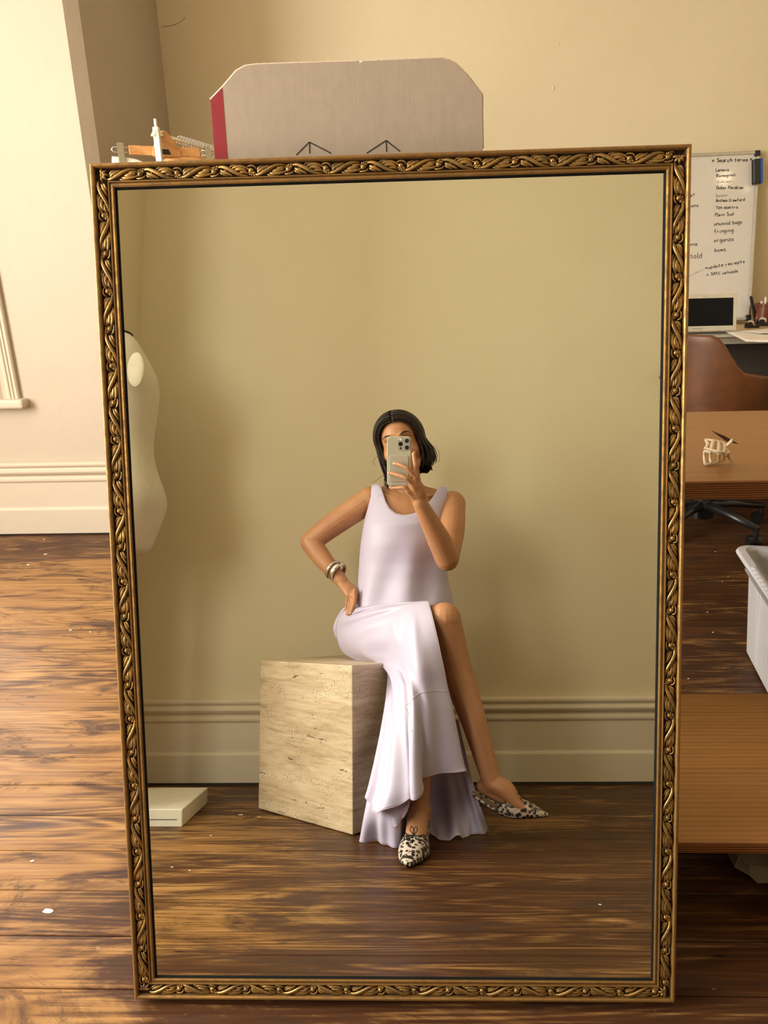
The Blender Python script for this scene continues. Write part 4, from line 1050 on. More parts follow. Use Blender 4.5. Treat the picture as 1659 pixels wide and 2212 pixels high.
# thighs, shins, feet
hipL = np.array([-.135,-.385,.622]); kL = mir(961, 1342, -.095); aL = mir(1063, 1692, -.055)
limb([hipL, hipL*.5+kL*.5+np.array([0,.004,-.006]), kL], [.088,.076,.057]); body.ell(kL+np.array([.0,.003,.004]), (.054,.053,.058), 16, 10)
cfL = kL*.66+aL*.34+np.array([-.006,-.026,0])
limb([kL, cfL, kL*.36+aL*.64+np.array([0,-.012,0]), aL], [.054,.051,.041,.030])
hipR = np.array([.035,-.385,.606]); kR = np.array([.030,-.085,.538]); aR = np.array([.022,-.020,.088])
limb([hipR, hipR*.5+kR*.5, kR], [.086,.074,.052]); limb([kR, (.030,-.085,.38), (.026,-.045,.21), aR], [.051,.048,.036,.029])
# feet
heL = mir(1037, 1708, -.075); toL = mir(1120, 1738, -.03); tiL = mir(1150, 1752, -.022)
limb([aL, aL*.5+toL*.5+np.array([.0,0,.012]), toL, tiL], [.031,.034,.030,.016], 16, [.9,.9,.62,.55], up=(0,0,1))
body.ell(heL+np.array([.013,0,.014]), (.024,.023,.024), 14, 9); limb([aL+np.array([0,0,-.005]), heL+np.array([.014,0,.014])], [.027,.022])
limb([heL+np.array([.012,0,.006]), toL+np.array([0,0,-.004])], [.022,.026], 14, .7, up=(0,0,1))
body.ell(aL+np.array([.0,.021,.004]), (.010,)*3, 10, 7)
heR = np.array([.030,-.050,.058]); toR = np.array([.006,.105,.034]); tiR = np.array([-.006,.150,.024])
limb([aR, (.016,.035,.080), toR, tiR], [.029,.033,.032,.017], 16, [.9,.9,.66,.55], up=(0,0,1))
body.ell(heR+np.array([0,.010,.010]), (.026,.028,.026), 14, 9); limb([heR+np.array([0,.01,.004]), toR], [.022,.027], 14, .7, up=(0,0,1)); limb([aR, heR+np.array([0,.01,.012])], [.027,.024])
body.ell(aR+np.array([-.026,.0,.002]), (.011,)*3, 10, 7); body.ell(aR+np.array([.026,.0,.002]), (.011,)*3, 10, 7)

# head
def hell(c, r, n=20, m=14): body.ell(hp(*c), r, n, m, rot=HRn)
def hlimb(pts, rr, n=12): limb([hp(*p) for p in pts], rr, n)
hell((0,-.016,.030), (.074,.092,.086), 28, 20)
hell((0,.018,-.028), (.066,.076,.086), 28, 18)
hell((0,.034,-.085), (.044,.046,.030)); hell((0,.062,-.100), (.020,.018,.015)); hlimb([(-.055,.005,-.060), (-.040,.040,-.088), (0,.060,-.099), (.040,.040,-.088), (.055,.005,-.060)], [.017,.016,.015,.016,.017])
for s_ in (-1, 1):
    hell((s_*.037,.054,-.034), (.027,.025,.026)); hell((s_*.056,.028,-.024), (.011,.022,.020))
    hlimb([(s_*.008,.083,.024), (s_*.028,.081,.029), (s_*.047,.064,.022)], [.009,.009,.007])
    hell((s_*.031,.074,.003), (.0135,.0095,.0090))
    hell((s_*.010,.093,-.036), (.0070,.0085,.0060))
    hell((s_*.074,-.006,-.012), (.008,.018,.030)); hell((s_*.073,.002,-.036), (.006,.009,.009))
hlimb([(0,.086,.018), (0,.094,.000), (0,.104,-.022), (0,.108,-.032)], [.0085,.008,.0095,.0105])
hlimb([(-.022,.080,-.066), (-.008,.090,-.061), (0,.0895,-.063), (.008,.090,-.061), (.022,.080,-.066)], [.003,.006,.0055,.006,.003], 10)
hlimb([(-.020,.078,-.070), (0,.087,-.075), (.020,.078,-.070)], [.003,.0075,.003], 10)

# hands
def finger(pts, r0=.0082, r1=.0066, k=14):
    P = catmull(pts, k); R = [r0+(r1-r0)*i/(k-1) for i in range(k)]
    for j in (.36, .68):
        R[int(j*(k-1))] *= 1.06
    body.tube(P, R, 12); body.ell(P[-1], (R[-1]*1.0,)*3, 10, 7); body.ell(P[0], (R[0],)*3, 10, 7)
    return P
NAILS = []
K = onphone
# right hand: fingers across the back of the phone, palm on its edge
kn = {'i': K(899,1018,.004), 'm': K(897,1030,.013), 'r': K(891,1046,.014), 'p': K(881,1061,.010)}
fi = finger([kn['i'], K(897.5,1004,.006), K(895,991,.002), K(893.5,979.5,-.003)], .0086, .0068)
fm = finger([kn['m'], K(881,1013,.020), K(866,1005,.013), K(854,1001.5,.0035)], .0086, .0066)
fr = finger([kn['r'], K(877,1033,.023), K(858,1026,.014), K(841.5,1022,.0035)], .0086, .0066)
fp = finger([kn['p'], K(873,1053.5,.012), K(859,1054,.004), K(845,1054.5,-.004)], .0076, .0060)
th = [K(902,1064,-.014), K(894,1042,-.028), K(885,1024,-.024), K(872,1010,-.0215)]
finger(th, .0115, .0082)
pal = [wR, K(903,1068,-.004), K(897,1048,.000)]
limb(pal, [.0245,.0285,.026], 16, .62, up=tuple(FW_), k=10)
for a, b in (('i', (905,1056,-.006)), ('m', (903,1060,.002)), ('r', (899,1066,.003)), ('p', (894,1072,.0))):
    limb([K(*b), kn[a]], [.0125,.0098], 10, k=6)
limb([K(903,1076,-.008), K(900,1062,-.016), th[1]], [.017,.017,.0115], 12, k=8)
def nail(P, n): NAILS.append((P[-1], P[-1]-P[-4], n))
nail(fm, FW_); nail(fr, FW_); nail(fp, FW_*.6-W[:,1]*.8*-1); nail(fi, FW_*.6+W[:,0]*.6)
# left hand: heel of the hand on the hip, fingers tucked down into the fold of the dress
k1 = mir(768, 1272, -.325); palmL = mir(756, 1276, -.350)
limb([wL, palmL, mir(762, 1288, -.338)], [.0245,.030,.026], 16, .62, up=(.5,.8,.2), k=10)
fl1 = finger([mir(766,1276,-.322), mir(766,1296,-.312), mir(762,1312,-.306), mir(757.5,1324,-.302)], .0092, .0072)
fl2 = finger([mir(761,1280,-.335), mir(760,1300,-.326), mir(756,1316,-.318), mir(753,1327,-.315)], .0090, .0070)
fl3 = finger([mir(757,1282,-.352), mir(755,1302,-.346), mir(752,1318,-.340), mir(750,1328,-.336)], .0086, .0068)
fl4 = finger([mir(752,1280,-.368), mir(750,1298,-.368), mir(748,1312,-.364), mir(747,1322,-.360)], .0078, .0062)
finger([mir(752,1266,-.40), mir(762,1274,-.43), mir(772,1280,-.455), mir(780,1284,-.475)], .0105, .0080)
nail(fl1, np.array([-.2,.9,.2]))

me = body.mesh('body', False)
tmp = bpy.data.objects.new('tmp_body', me); COL.objects.link(tmp)
md = tmp.modifiers.new('r', 'REMESH'); md.mode = 'VOXEL'; md.voxel_size = .0031; md.use_smooth_shade = True
sm = tmp.modifiers.new('s', 'SMOOTH'); sm.factor = .5; sm.iterations = 5
bpy.context.view_layer.update()
me2 = bpy.data.meshes.new_from_object(tmp.evaluated_get(bpy.context.evaluated_depsgraph_get()))
tmp.modifiers.clear(); tmp.data = me2
vg = tmp.vertex_groups.new(name='head')
co = np.empty(len(me2.vertices)*3); me2.vertices.foreach_get('co', co); co = co.reshape(-1, 3)
lc = (co-hc)@HRn
sel = np.where((np.abs(lc[:,0]) < .075) & (lc[:,2] > -.125) & (lc[:,2] < .13) & (np.linalg.norm(lc, axis=1) < .16))[0]
vg.add([int(i) for i in sel], 1.0, 'REPLACE')
sm2 = tmp.modifiers.new('s', 'SMOOTH'); sm2.factor = .5; sm2.iterations = 9; sm2.vertex_group = 'head'
bpy.context.view_layer.update()
me2 = bpy.data.meshes.new_from_object(tmp.evaluated_get(bpy.context.evaluated_depsgraph_get()))
bpy.data.objects.remove(tmp)
me2.name = 'body'; me2.polygons.foreach_set('use_smooth', [True]*len(me2.polygons))
me2.materials.clear(); me2.materials.append(M['skin'])
woman = bpy.data.objects.new('person', me2); COL.objects.link(woman)
tag(woman, 'seated woman in a lavender dress, legs crossed, holding up a phone', 'person')
nm = MB()
for p, d, n in NAILS:
    d = d/np.linalg.norm(d); n = n-(n@d)*d; n /= np.linalg.norm(n); s_ = np.cross(d, n)
    c = p+n*.0052+d*.0012; q = MB().ell((0,0,0), (.0042,.0058,.0016), 10, 6)
    nm.add([c+s_*v[0]+d*v[1]+n*v[2] for v in q.v], q.f)
nm.obj('fingernails', M['nail'], woman, smooth=True)
# eyebrows, lashes and lips follow the face
for s_ in (-1, 1):
    P = catmull([hp(s_*.014,.0945,.025), hp(s_*.030,.0915,.033), hp(s_*.044,.082,.032), hp(s_*.056,.068,.024)], 14)
    MB().tube(P, [.0012,.0020,.0025,.0028,.0028,.0027,.0025,.0023,.0021,.0019,.0016,.0013,.0009,.0005], 8, .6, up=tuple(HRn[:,1])).obj('eyebrow', M['brow'], woman, smooth=True)
    P = catmull([hp(s_*.018,.0870,-.0035), hp(s_*.031,.0895,-.0065), hp(s_*.044,.081,-.003)], 10)
    MB().tube(P, [.0008,.0012,.0015,.0016,.0017,.0017,.0016,.0014,.0012,.0008], 6).obj('eyelash', M['brow'], woman)
MB().tube(catmull([hp(-.022,.0835,-.067), hp(-.008,.0962,-.0615), hp(0,.0952,-.0635), hp(.008,.0962,-.0615), hp(.022,.0835,-.067)], 15), [.001,.002,.003,.0036,.004,.0042,.004,.0038,.004,.0042,.004,.0036,.003,.002,.001], 8).obj('lips', plain('lips', (.42,.15,.11), .4), woman, smooth=True)

# hair: locks falling from a parting, chin-length bob
hr_ = MB(); rh = random.Random(21)
def cap(x, y, off=0.0):
    "height of the scalp shell above local (x, y)"
    a, b, c = .080+off, .098+off, .091+off
    q = 1-(x/a)**2-((y+.016)/b)**2
    return .030+c*math.sqrt(max(q, 0.0))
def lock(s_, t, layer):
    y0 = .070-.140*t+rh.uniform(-.003,.003); x0 = -.004+s_*.001
    off = .003+.005*layer+rh.uniform(-.0015,.0025)
    pts = []
    dep = -.016+(y0+.016)*.95
    # sweep over the skull sideways
    yend = .038-.128*t if t < .75 else -.058-.02*(t-.75)
    for a in (0,.18,.36,.54,.72,.86,1.0):
        ph = a*math.radians(100)
        yy = y0*(1-a**1.3)+yend*a**1.3
        kx = .080+off; kz = .091+off
        sc = math.sqrt(max(.05, 1-((yy+.016)/(.102+off))**2))
        pts.append((s_*kx*sc*math.sin(ph)+x0*(1-a), yy, .030+kz*sc*math.cos(ph)))
    xe, ye, ze = pts[-1]
    if s_ < 0:       # the side seen on the left: straight, resting on the shoulder
        L = -.142+rh.uniform(-.014,.010)+.01*t; fl = rh.uniform(-.004,.016); inn = rh.uniform(0,.026)
        pts += [(xe*1.01+inn*.2, ye+.002, ze-.040), (xe*1.0+inn*.5, ye+.006, ze-.080), (xe*.99+inn*.8, ye+.010, (ze+L)/2-.038), (xe*.99+inn-fl, ye+.012+rh.uniform(-.006,.006), L)]
    else:            # the other side swings outwards and flicks
        sw = .031*(1-.6*abs(t-.45))*rh.uniform(.7,1.1); L = -.092+rh.uniform(-.016,.010); inn = rh.uniform(0,.055)*(.4+.6*rh.random())
        pts += [(xe+sw*.35-inn*.15, ye-.002, ze-.028), (xe+sw*.80-inn*.45, ye-.004, ze-.056), (xe+sw*.95-inn*.8, ye-.002, (ze+L)/2-.034), (xe+sw*.70-inn+rh.uniform(-.006,.010), ye+.004+rh.uniform(-.008,.008), L+.012*(inn < .012))]
    P = catmull([hp(*p) for p in pts], 22)
    w0 = rh.uniform(.0028,.0056)
    R = [w0*(.55+.45*min(1, i/5)) if i < 17 else w0*(1-.17*(i-16)) for i in range(22)]
    hr_.tube(P, R, 6, .6, up=tuple(HRn[:,1]*.3+HRn[:,0]*.9))
for s_ in (-1, 1):
    for layer in range(3):
        for i in range(48): lock(s_, min(1, max(0, (i+rh.uniform(-.5,.5))/47)), layer)
# undercap so that no scalp shows
G = []
for j in range(13):
    row = []
    for i in range(33):
        u = -math.pi/2+math.pi*i/32; v = j/12
        a = math.radians(-4+200*v)      # from the front hairline over the top to the nape
        cx = math.sin(u); rr_ = math.cos(u)
        y = math.cos(a); z = math.sin(a)
        row.append(hp(.078*cx, -.016+.093*rr_*y*(1.0 if y < 0 else .80), .036+.0885*rr_*z if z > 0 else .036+.13*z*rr_))
    G.append(row)
hr_.grid(G)
# back of the bob
G = []
for j in range(10):
    row = []
    for i in range(25):
        w = math.pi*(.02+.96*i/24); v = j/9
        row.append(hp(-.084*math.cos(w)*(1+.08*v), -.020-.088*math.sin(w)*(1+.02*v), .04-.155*v+.004*math.sin(40*w)))
    G.append(row)
hr_.grid(G)
# flyaway strands
for q in ([(828,980),(812,988),(806,998),(810,1006)], [(938,962),(948,975),(950,990),(946,1000)], [(912,1008),(918,1016),(925,1022)], [(830,1024),(816,1036),(806,1042)]):
    hr_.tube(catmull([mir(x, y, -.33) for x, y in q], 8), .0006, 4)
hr_.obj('hair', M['hair'], woman, smooth=True)
# ear-ring
ep = mir(917, 974, -.325)
MB().tube(catmull([ep+np.array([0,0,.011]), ep+np.array([.003,.004,.004]), ep+np.array([.002,.003,-.008]), ep+np.array([-.001,0,-.011])], 10), .0016, 8).obj('earring', M['silver'], woman, smooth=True)

# ------------------------------------------------------------------ dress
drs = bpy.data.objects.new('dress', None); COL.objects.link(drs); drs.parent = woman
# bodice
Zs = [.690,.715,.745,.80,.86,.93,1.00,1.06,1.11,1.165]
CXs = [-.022,-.018,-.018,-.020,-.021,-.020,-.016,-.006,.004,.010]
As = [.172,.180,.178,.168,.162,.158,.152,.150,.152,.162]
Bs = [.150,.150,.138,.126,.128,.142,.145,.112,.080,.040]
def ztop(th):
    d = abs(math.degrees(th)); f = d <= 90; q = d if f else 180-d
    xs = [0,12,24,34,40,43.5,63,67,75,90]
    zs = [1.034,1.040,1.062,1.096,1.130,1.162,1.158,1.105,1.052,1.026] if f else [1.075,1.080,1.095,1.115,1.135,1.160,1.157,1.110,1.055,1.026]
    return float(np.interp(q, xs, zs))
NTH = 168; NZ = 46; G = []
ZT = np.array([ztop(-math.pi+2*math.pi*i/NTH) for i in range(NTH)])
for _ in range(2): ZT = .5*ZT+.25*np.roll(ZT, 1)+.25*np.roll(ZT, -1)
for j in range(NZ):
    row = []
    for i in range(NTH):
        th_ = -math.pi+2*math.pi*i/NTH; zt_ = ZT[i]; z = .690+(zt_-.690)*(j/(NZ-1))
        cx = np.interp(z, Zs, CXs); a = np.interp(z, Zs, As); b = np.interp(z, Zs, Bs)
        s1, c1_ = math.sin(th_), math.cos(th_)
        low = max(0, min(1, (.98-z)/.25)); d_ = math.degrees(th_)
        fold = low*(.0050*math.sin(5*th_+9*z)+.0060*math.sin(8*th_-16*z+1.2)*max(0, c1_))+.010*low*math.exp(-((d_-12-60*(z-.86))/16)**2)-.012*low*math.exp(-((d_-34-90*(z-.82))/15)**2)
        yy = TY+.008+(b+fold)*math.copysign(abs(c1_)**.82, c1_) if c1_ > 0 else TY+.008+(b*.86+fold*.4)*c1_
        xx = cx+(a+fold*.4)*s1
        row.append((xx, yy, z-.055*(xx-.01)*max(0, z-1.0)/.16))
    G.append(row)
bod = MB().grid(G, True).obj('bodice', M['dress'], drs, smooth=True, solid=.0018)
def edge_line(pts, r=.0011, name='hem', mat='seam'):
    return MB().tube(pts, r, 6).obj(name, M[mat], drs, smooth=True)
edge_line([G[NZ-1][i] for i in range(NTH)]+[G[NZ-1][0]], .0013, 'neckline_binding')
# bust dart
edge_line([np.array(G[j][i])+np.array([0,.0012,0]) for j, i in ((44,66),(41,63),(38,60),(35,57))], .0007, 'dart')

def folds(S_, amps, rng=(0, 1)):
    "displace a sheet along its normals with soft vertical folds"
    S_ = np.array(S_); du = np.gradient(S_, axis=1); dv = np.gradient(S_, axis=0)
    N = np.cross(du, dv); N /= (np.linalg.norm(N, axis=2, keepdims=True)+1e-9)
    nv, nu = S_.shape[:2]; u = np.linspace(0, 1, nu)[None, :]; v = np.linspace(0, 1, nv)[:, None]
    h = np.zeros((nv, nu))
    for amp, fu, ph, pw, sk in amps: h = h+amp*(v**pw)*np.sin(fu*u*2*math.pi+ph+sk*v)
    return S_+N*h[:, :, None]
def m3(rows): return [[mir(*p) for p in r] for r in rows]
FR = [
 [(752,1315,-.41),(772,1312,-.385),(822,1309,-.325),(880,1305,-.27),(927,1304,-.20)],
 [(748,1318,-.37),(768,1313,-.31),(820,1308,-.235),(878,1302,-.165),(926,1300,-.110)],
 [(738,1328,-.38),(766,1326,-.285),(822,1320,-.190),(880,1312,-.115),(928,1309,-.075)],
 [(729,1350,-.40),(766,1350,-.262),(826,1346,-.160),(885,1338,-.068),(935,1335,-.034)],
 [(732,1386,-.40),(768,1386,-.255),(832,1382,-.145),(890,1376,-.022),(944,1374,-.006)],
 [(748,1412,-.40),(782,1414,-.262),(838,1414,-.150),(895,1412,.012),(952,1413,.008)],
 [(792,1432,-.33),(815,1434,-.245),(848,1438,-.120),(900,1442,.034),(959,1445,.014)],
 [(836,1446,-.215),(842,1458,-.125),(866,1470,-.010),(908,1478,.045),(966,1483,.016)],
 [(838,1498,-.120),(850,1506,-.040),(874,1514,.040),(916,1520,.055),(977,1530,.018)],
 [(828,1568,-.040),(848,1574,.020),(878,1580,.085),(918,1585,.062),(988,1588,.016)],
 [(815,1636,.000),(840,1642,.062),(884,1650,.118),(915,1646,.066),(996,1630,.014)],
 [(803,1692,.022),(832,1702,.086),(886,1700,.138),(914,1672,.068),(1001,1655,.012)],
 [(796,1722,.030),(812,1757,.094),(887,1722,.142),(914,1682,.068),(1004,1664,.012)]]
Fs = sheet(m3(FR), 64, 110)
Fs = folds(Fs, [(.010,3.1,.4,1.6,.8),(.006,6.3,2.0,2.2,-1.0),(.0035,2.2,1.0,.2,3.5)])
nv, nu = Fs.shape[:2]
# soft pulls in the cloth: from the hand across the lap, and where the panel leaves the thigh
uu = np.linspace(0, 1, nu)[None, :]; vv = np.linspace(0, 1, nv)[:, None]
for a, u0, v0, u1, v1, wd_ in ((.010,.05,.235,.80,.13,.020),(-.007,.05,.27,.70,.165,.018),(.006,.10,.33,.55,.24,.022),(.011,.62,.20,.50,.58,.0),(-.009,.69,.22,.58,.60,.0),(.006,.80,.20,.72,.60,.0)):
    if wd_: c_ = v0+(v1-v0)*(uu-u0)/(u1-u0); h = a*np.exp(-((vv-c_)/wd_)**2)*np.clip((uu-u0+.05)/.15, 0, 1)*np.clip((u1+.05-uu)/.2, 0, 1)
    else: c_ = u0+(u1-u0)*(vv-v0)/(v1-v0); h = a*np.exp(-((uu-c_)/.038)**2)*np.clip((vv-v0)/.10, 0, 1)*np.clip((v1+.1-vv)/.15, 0, 1)
    Fs[..., 1] += h*.9; Fs[..., 2] += h*.35
# deep flute and turned-up hem on the front panel
for j in range(nv):
    v = j/(nv-1)
    for i in range(nu):
        u = i/(nu-1)
        Fs[j, i, 1] += .034*max(0, v-.45)*math.exp(-((u-.60)/.055)**2)*1.6-.022*max(0, v-.40)*math.exp(-((u-.71)/.05)**2)*1.5
        Fs[j, i, 2] -= .020*max(0, (v-.9)/.1)**2*math.exp(-((u-.60)/.07)**2)
MB().grid(Fs).obj('front_skirt', M['dress'], drs, smooth=True, solid=.0018)
edge_line(list(Fs[-1]), .0014, 'hem'); edge_line(list(Fs[:, -1]), .0014, 'slit_edge')
# flounce seam on the front panel
sj = [(int(nv*.60), int(nu*.99)), (int(nv*.605), int(nu*.88)), (int(nv*.62), int(nu*.74)), (int(nv*.655), int(nu*.60)), (int(nv*.675), int(nu*.48)), (int(nv*.715), int(nu*.56)), (int(nv*.75), int(nu*.60))]
def seam(ix): 
    pts = []
    for (a, b), (c, d) in zip(ix[:-1], ix[1:]):
        for t in np.linspace(0, 1, 7)[:-1]:
            jj = a+(c-a)*t; ii = min(b+(d-b)*t, nu-1.001); j0, i0 = int(jj), int(ii); fj, fi_ = jj-j0, ii-i0
            p = (Fs[j0,i0]*(1-fj)*(1-fi_)+Fs[j0+1,i0]*fj*(1-fi_)+Fs[j0,i0+1]*(1-fj)*fi_+Fs[j0+1,i0+1]*fj*fi_); pts.append(p+np.array([0,.0014,.0]))
    return pts
edge_line(seam(sj[:5]), .0010, 'flounce_seam'); edge_line(seam(sj[4:]), .0008, 'flounce_seam')
# back of the skirt, falling to the floor behind the legs
fz = lambda x, y: tuple(mirz(x, y, .004))
B0 = [(838,1520,-.150),(850,1530,-.110),(872,1535,-.110),(900,1540,-.150),(930,1545,-.175),(958,1550,-.170),(978,1552,-.140),(990,1555,-.125)]
B1 = [(822,1610,-.075),(842,1615,-.035),(868,1615,-.050),(900,1615,-.150),(932,1615,-.185),(962,1612,-.170),(986,1612,-.140),(1003,1612,-.120)]
B2 = [(803,1690,-.012),(828,1692,.030),(864,1692,.010),(900,1690,-.150),(936,1690,-.190),(972,1685,-.150),(1000,1685,-.125),(1020,1684,-.105)]
B3 = [(790,1760,.012),(824,1765,.058),(866,1765,.040),(896,1755,-.130),(938,1755,-.175),(982,1752,-.125),(1018,1752,-.095),(1040,1750,-.080)]
rows = m3([B0, B1, B2, B3])
hem = [mirz(780,1814,.004), mirz(824,1823,.004), mirz(868,1824,.004), np.array([.030,-.135,.004]), mirz(946,1812,.004), mirz(992,1812,.004), mirz(1024,1802,.004), mirz(1058,1794,.008)]
rows.append(hem)
Bs_ = sheet(rows, 90, 60)
Bs_ = folds(Bs_, [(.010,4.3,1.0,1.5,.6),(.006,9.0,.3,2.0,-.5)])
Bs_[..., 2] = np.maximum(Bs_[..., 2], .0025)
MB().grid(Bs_).obj('back_skirt', M['dress'], drs, smooth=True, solid=.0018)
edge_line(list(Bs_[-1]), .0014, 'hem')
# inner layer turning under the front hem
I0 = [(806,1660,-.01),(838,1680,.045),(872,1700,.09),(892,1690,.08)]
I1 = [(806,1720,.01),(838,1735,.052),(868,1732,.085),(888,1720,.10)]
I2 = [(818,1766,.028),(843,1772,.060),(866,1762,.085),(884,1740,.10)]
I3 = [(826,1778,.030),(851,1785,.062),(866,1772,.080),(880,1752,.095)]
Is = folds(sheet(m3([I0,I1,I2,I3]), 40, 30), [(.007,2.4,.5,1.2,.5)])
MB().grid(Is).obj('skirt_lining', M['dress'], drs, smooth=True, solid=.0016); edge_line(list(Is[-1]), .0012, 'hem')
# cloth gathered at the hip: bunch beside the hand and puff over the far hip
def puff(pts, rr, flat=.7, name='gathered_fold'):
    P = catmull(pts, 18); R = np.interp(np.linspace(0, 1, 18), np.linspace(0, 1, len(rr)), rr)
    MB().tube(P, list(R), 14, flat).obj(name, M['dress'], drs, smooth=True)
puff([mir(752,1308,-.385), mir(744,1320,-.395), mir(737,1335,-.41), mir(731,1356,-.42), mir(733,1378,-.42)], [.007,.014,.020,.024,.016])
puff([mir(762,1326,-.300), mir(776,1320,-.270), mir(800,1314,-.245), mir(850,1306,-.20), mir(900,1301,-.15)], [.005,.010,.011,.009,.004])
puff([mir(915,1290,-.40), mir(938,1288,-.395), mir(955,1293,-.39), mir(968,1301,-.385), mir(970,1309,-.385)], [.030,.034,.030,.019,.008], .9)
# seat of the skirt under her on the stone
G = []
for j in range(12):
    v = j/11; row = []
    for i in range(40):
        w = 2*math.pi*i/40
        rx_ = np.interp(v, [0,.35,.8,1], [.145,.178,.190,.175]); ry_ = np.interp(v, [0,.35,.8,1], [.115,.150,.150,.135])
        row.append((-.050+rx_*math.cos(w)+.0, -.440+ry_*math.sin(w), .5225+.185*v+.004*math.sin(7*w)*v))
    G.append(row)
mb = MB().grid(G, True); mb.f.append(tuple(range(39,-1,-1)))
mb.obj('skirt_seat', M['dress'], drs, smooth=True)

# ------------------------------------------------------------------ shoes
def mule(name, heel, ball, tip, w, upv, lift):
    sh_ = bpy.data.objects.new(name, None); COL.objects.link(sh_); sh_.parent = woman
    h, b, t = (np.array(q, float) for q in (heel, ball, tip))
    U = np.array(upv, float); ax = t-h; ax /= np.linalg.norm(ax); S1 = np.cross(ax, U); S1 /= np.linalg.norm(S1)
    cen = catmull([h, h*.45+b*.55-U*.004, b, b*.4+t*.6, t], 20)
    wid = np.interp(np.linspace(0, 1, 20), [0,.12,.35,.60,.80,.93,1], [w*.50,w*.62,w*.68,w*1.0,w*.66,w*.28,w*.03])
    G = [[c-S1*wd, c, c+S1*wd] for c, wd in zip(cen, wid)]
    sole = MB(); top = [[p+U*.003 for p in r] for r in G]; bot = [[p-U*.003 for p in r] for r in G]
    sole.grid(top); sole.grid(bot); sole.grid([[a[0], b_[0]] for a, b_ in zip(top, bot)]); sole.grid([[a[2], b_[2]] for a, b_ in zip(top, bot)])
    sole.obj('sole', M['blackplastic'], sh_)
    ins = MB().grid([[p+U*.0036 for p in r] for r in G[:10]]); ins.obj('insole', M['insole'], sh_)
    # pointed upper
    G2 = []; tt = np.linspace(0, 1, 20)
    at_ = lambda s: np.array([np.interp(s, tt, cen[:, q]) for q in range(3)])
    for k in range(15):
        v = k/14; ss, sc_ = .34+.66*v, .585+.415*v**.9
        row = []
        for i in range(21):
            a = math.pi*i/20; sa = math.sin(a); s = ss*(1-sa**1.5)+sc_*sa**1.5
            wd = np.interp(s, tt, wid); hh = np.interp(s, [.3,.5,.58,.68,.8,.92,1], [.060,.054,.048,.037,.022,.010,.004])
            ruch = .0016*math.sin(i*2.6)*max(0, 1-4*v)
            row.append(at_(s)-S1*(wd+.0035)*math.copysign(abs(math.cos(a))**.8, math.cos(a))+U*(.001+(hh+ruch)*sa**.75))
        G2.append(row)
    MB().grid(G2).obj('upper', M['leopard'], sh_, smooth=True, solid=.002)
    rim = [np.array(p) for p in G2[0]]
    MB().tube(rim, .0024, 6).obj('topline_cord', M['blackcord'], sh_, smooth=True)
    # wrapped back edge of the insole
    be = [G[k][0]+U*.003 for k in range(8, -1, -1)]+[G[0][1]-ax*.004+U*.003]+[G[k][2]+U*.003 for k in range(0, 9)]
    MB().tube(be, .0042, 8, 1.0).obj('back_binding', M['leopard'], sh_, smooth=True)
    # kitten heel
    MB().tube([h+ax*.018-U*.003, h+ax*.024-U*.018, h+ax*.022-U*lift], [.0115,.007,.0045], 12).obj('heel', M['leopard'], sh_, smooth=True)
    # bow
    bc = rim[10]+U*.003+ax*.002; bw = MB()
    for s_ in (-1, 1):
        bw.tube(catmull([bc, bc+S1*s_*.010+U*.014+ax*.002, bc+S1*s_*.004*1.6+U*.024, bc+S1*s_*-.002+U*.012, bc], 16), .0013, 6)
        bw.tube(catmull([bc, bc+S1*s_*.012+ax*.010+U*.002, bc+S1*s_*.020+ax*.022-U*.004], 8), .0013, 6)
    bw.ell(bc, (.0035,)*3, 10, 7)
    bw.obj('bow', M['blackcord'], sh_, smooth=True)
    return sh_
h_ = mir(1024, 1716, -.085); b_ = mir(1098, 1757, -.045); t_ = mir(1184, 1762, -.022)
mule('shoe', h_, b_, t_, .036, (.10,.10,.99), .030)
tp = mirz(880, 1872, .006)
mule('shoe', (.030,-.085,.046), (.008,.085,.008), tp, .041, (0,.12,.99), .042)

# ------------------------------------------------------------------ bangles on the left wrist
ax_ = wL-eL; ax_ /= np.linalg.norm(ax_)
def bangle(px, py, y, r, tube, flat, tiltv):
    c = mir(px, py, y); n = np.array(tiltv); n /= np.linalg.norm(n); u = np.cross(n, (0,0,1)); u /= np.linalg.norm(u); v = np.cross(n, u)
    pts = [c+r*(math.cos(a)*u+math.sin(a)*v) for a in np.linspace(0, 2*math.pi, 41)[:-1]]
    m = MB(); V = []; n1 = len(pts); k = 10
    for i, p in enumerate(pts):
        rad = (p-c)/r
        for j in range(k):
            a = 2*math.pi*j/k; V.append(p+rad*tube*math.cos(a)*.6+n*tube*flat*math.sin(a))
    Fq = [(i*k+j, i*k+(j+1) % k, ((i+1) % n1)*k+(j+1) % k, ((i+1) % n1)*k+j) for i in range(n1) for j in range(k)]
    m.add(V, Fq); return m.obj('bangle', M['silver'], woman, smooth=True)
bangle(719, 1230, -.392, .0365, .0048, 1.0, (.76,.36,-.54))
bangle(729, 1236, -.385, .0370, .0066, 1.5, (.76,.40,-.52))

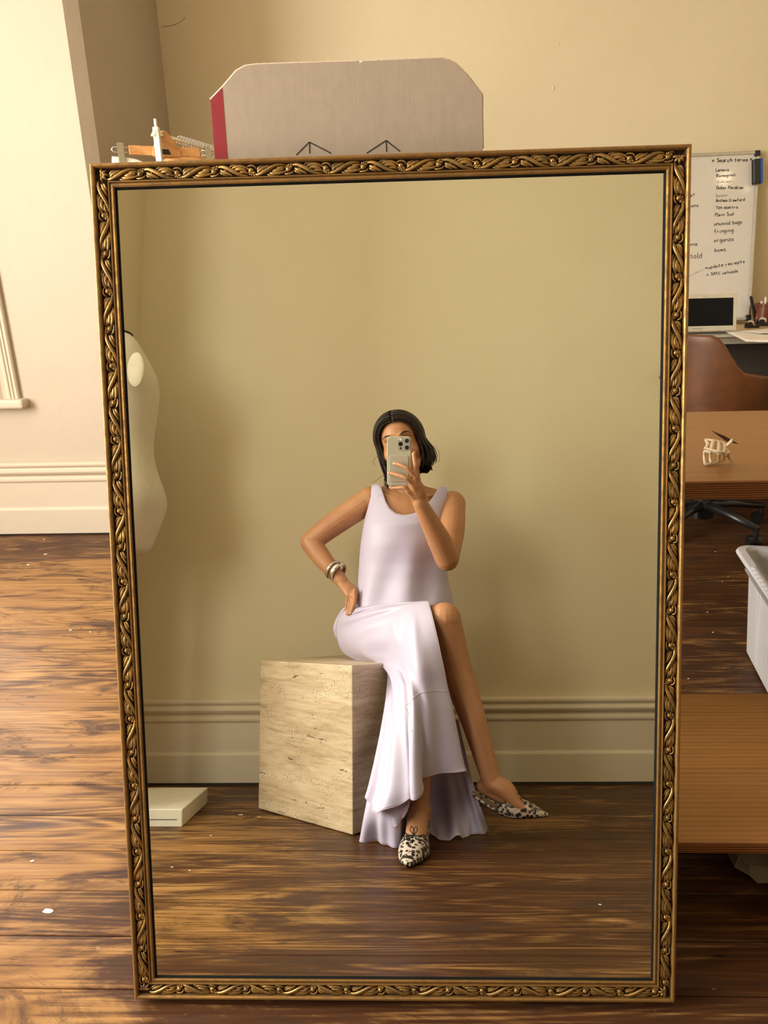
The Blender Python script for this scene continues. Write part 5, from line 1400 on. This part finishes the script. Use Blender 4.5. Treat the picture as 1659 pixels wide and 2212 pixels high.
# ------------------------------------------------------------------ phone in the right hand (lens = the camera's own place)
ph = thing('phone', 'pale phone in a clear case with a triple camera, held before her face', 'phone', tuple(CAM))
Pm = Matrix(((W[0][0],W[0][1],-W[0][2],CAM[0]),(W[1][0],W[1][1],-W[1][2],CAM[1]),(W[2][0],W[2][1],-W[2][2],CAM[2]),(0,0,0,1)))
ph.matrix_world = Pm          # local: x right, y up, z away from the mirror; phone back at z = .006
x0, x1, y0, y1 = -.0655, .0135, -.1335, .0300
def slab(x0, x1, y0, y1, z0, z1, r, name, mat, bev=.0012):
    pts = [(p[0], p[1]) for p in rrect((x0+x1)/2, (y0+y1)/2, (x1-x0)/2, (y1-y0)/2, r, 0, 7)]
    return MB().prism(pts, 2, z0, z1).obj(name, M[mat], ph, bevel=bev, seg=2)
slab(x0, x1, y0, y1, .0060, .0150, .011, 'phone_body', 'phone', .0025)
slab(x0+.003, x1-.003, y0+.003, y1-.003, .0149, .0153, .009, 'screen', 'screen', .0002)
slab(x1-.044, x1-.0035, y1-.0455, y1-.004, .0046, .0062, .010, 'camera_bump', 'steel', .0008)
for cx, cy, r in ((0,.0155,.0078), (-.0205,.0055,.0078), (0,-.0060,.0078)):
    MB().lathe([(r,.0),(r,.0012),(r-.0008,.0012)], (cx,cy,.0036), 24).obj('lens_ring', M['steel'], ph)
    MB().lathe([(r-.0008,0),(.0001,0)], (cx,cy,.0034), 24, cap=False).obj('lens', M['lens'], ph)
MB().lathe([(.0042,0),(.0001,-.0002)], (-.0205,.0200,.0044), 18, cap=False).obj('flash', M['paper'], ph)
MB().lathe([(.0036,0),(.0001,-.0002)], (-.0205,-.0085,.0044), 18, cap=False).obj('sensor', M['lens'], ph)
slab(-.0570, .0045, -.118, -.0325, .0030, .0062, .006, 'card_wallet', 'phonepad', .0008)
slab(-.0530, .0005, -.1305, -.1205, .0048, .0062, .004, 'wallet_tab', 'phonepad', .0006)

# ------------------------------------------------------------------ labels of parts that look different from the rest of their thing
for o in woman.children:
    n = o.name.split('.')[0]
    lb = {'dress': 'lavender sleeveless dress with a slit', 'hair': 'dark brown chin-length bob', 'bangle': 'polished silver bangle', 'shoe': 'leopard print pointed mule with a black bow', 'earring': 'small silver earring', }.get(n)
    if lb: o['label'] = lb
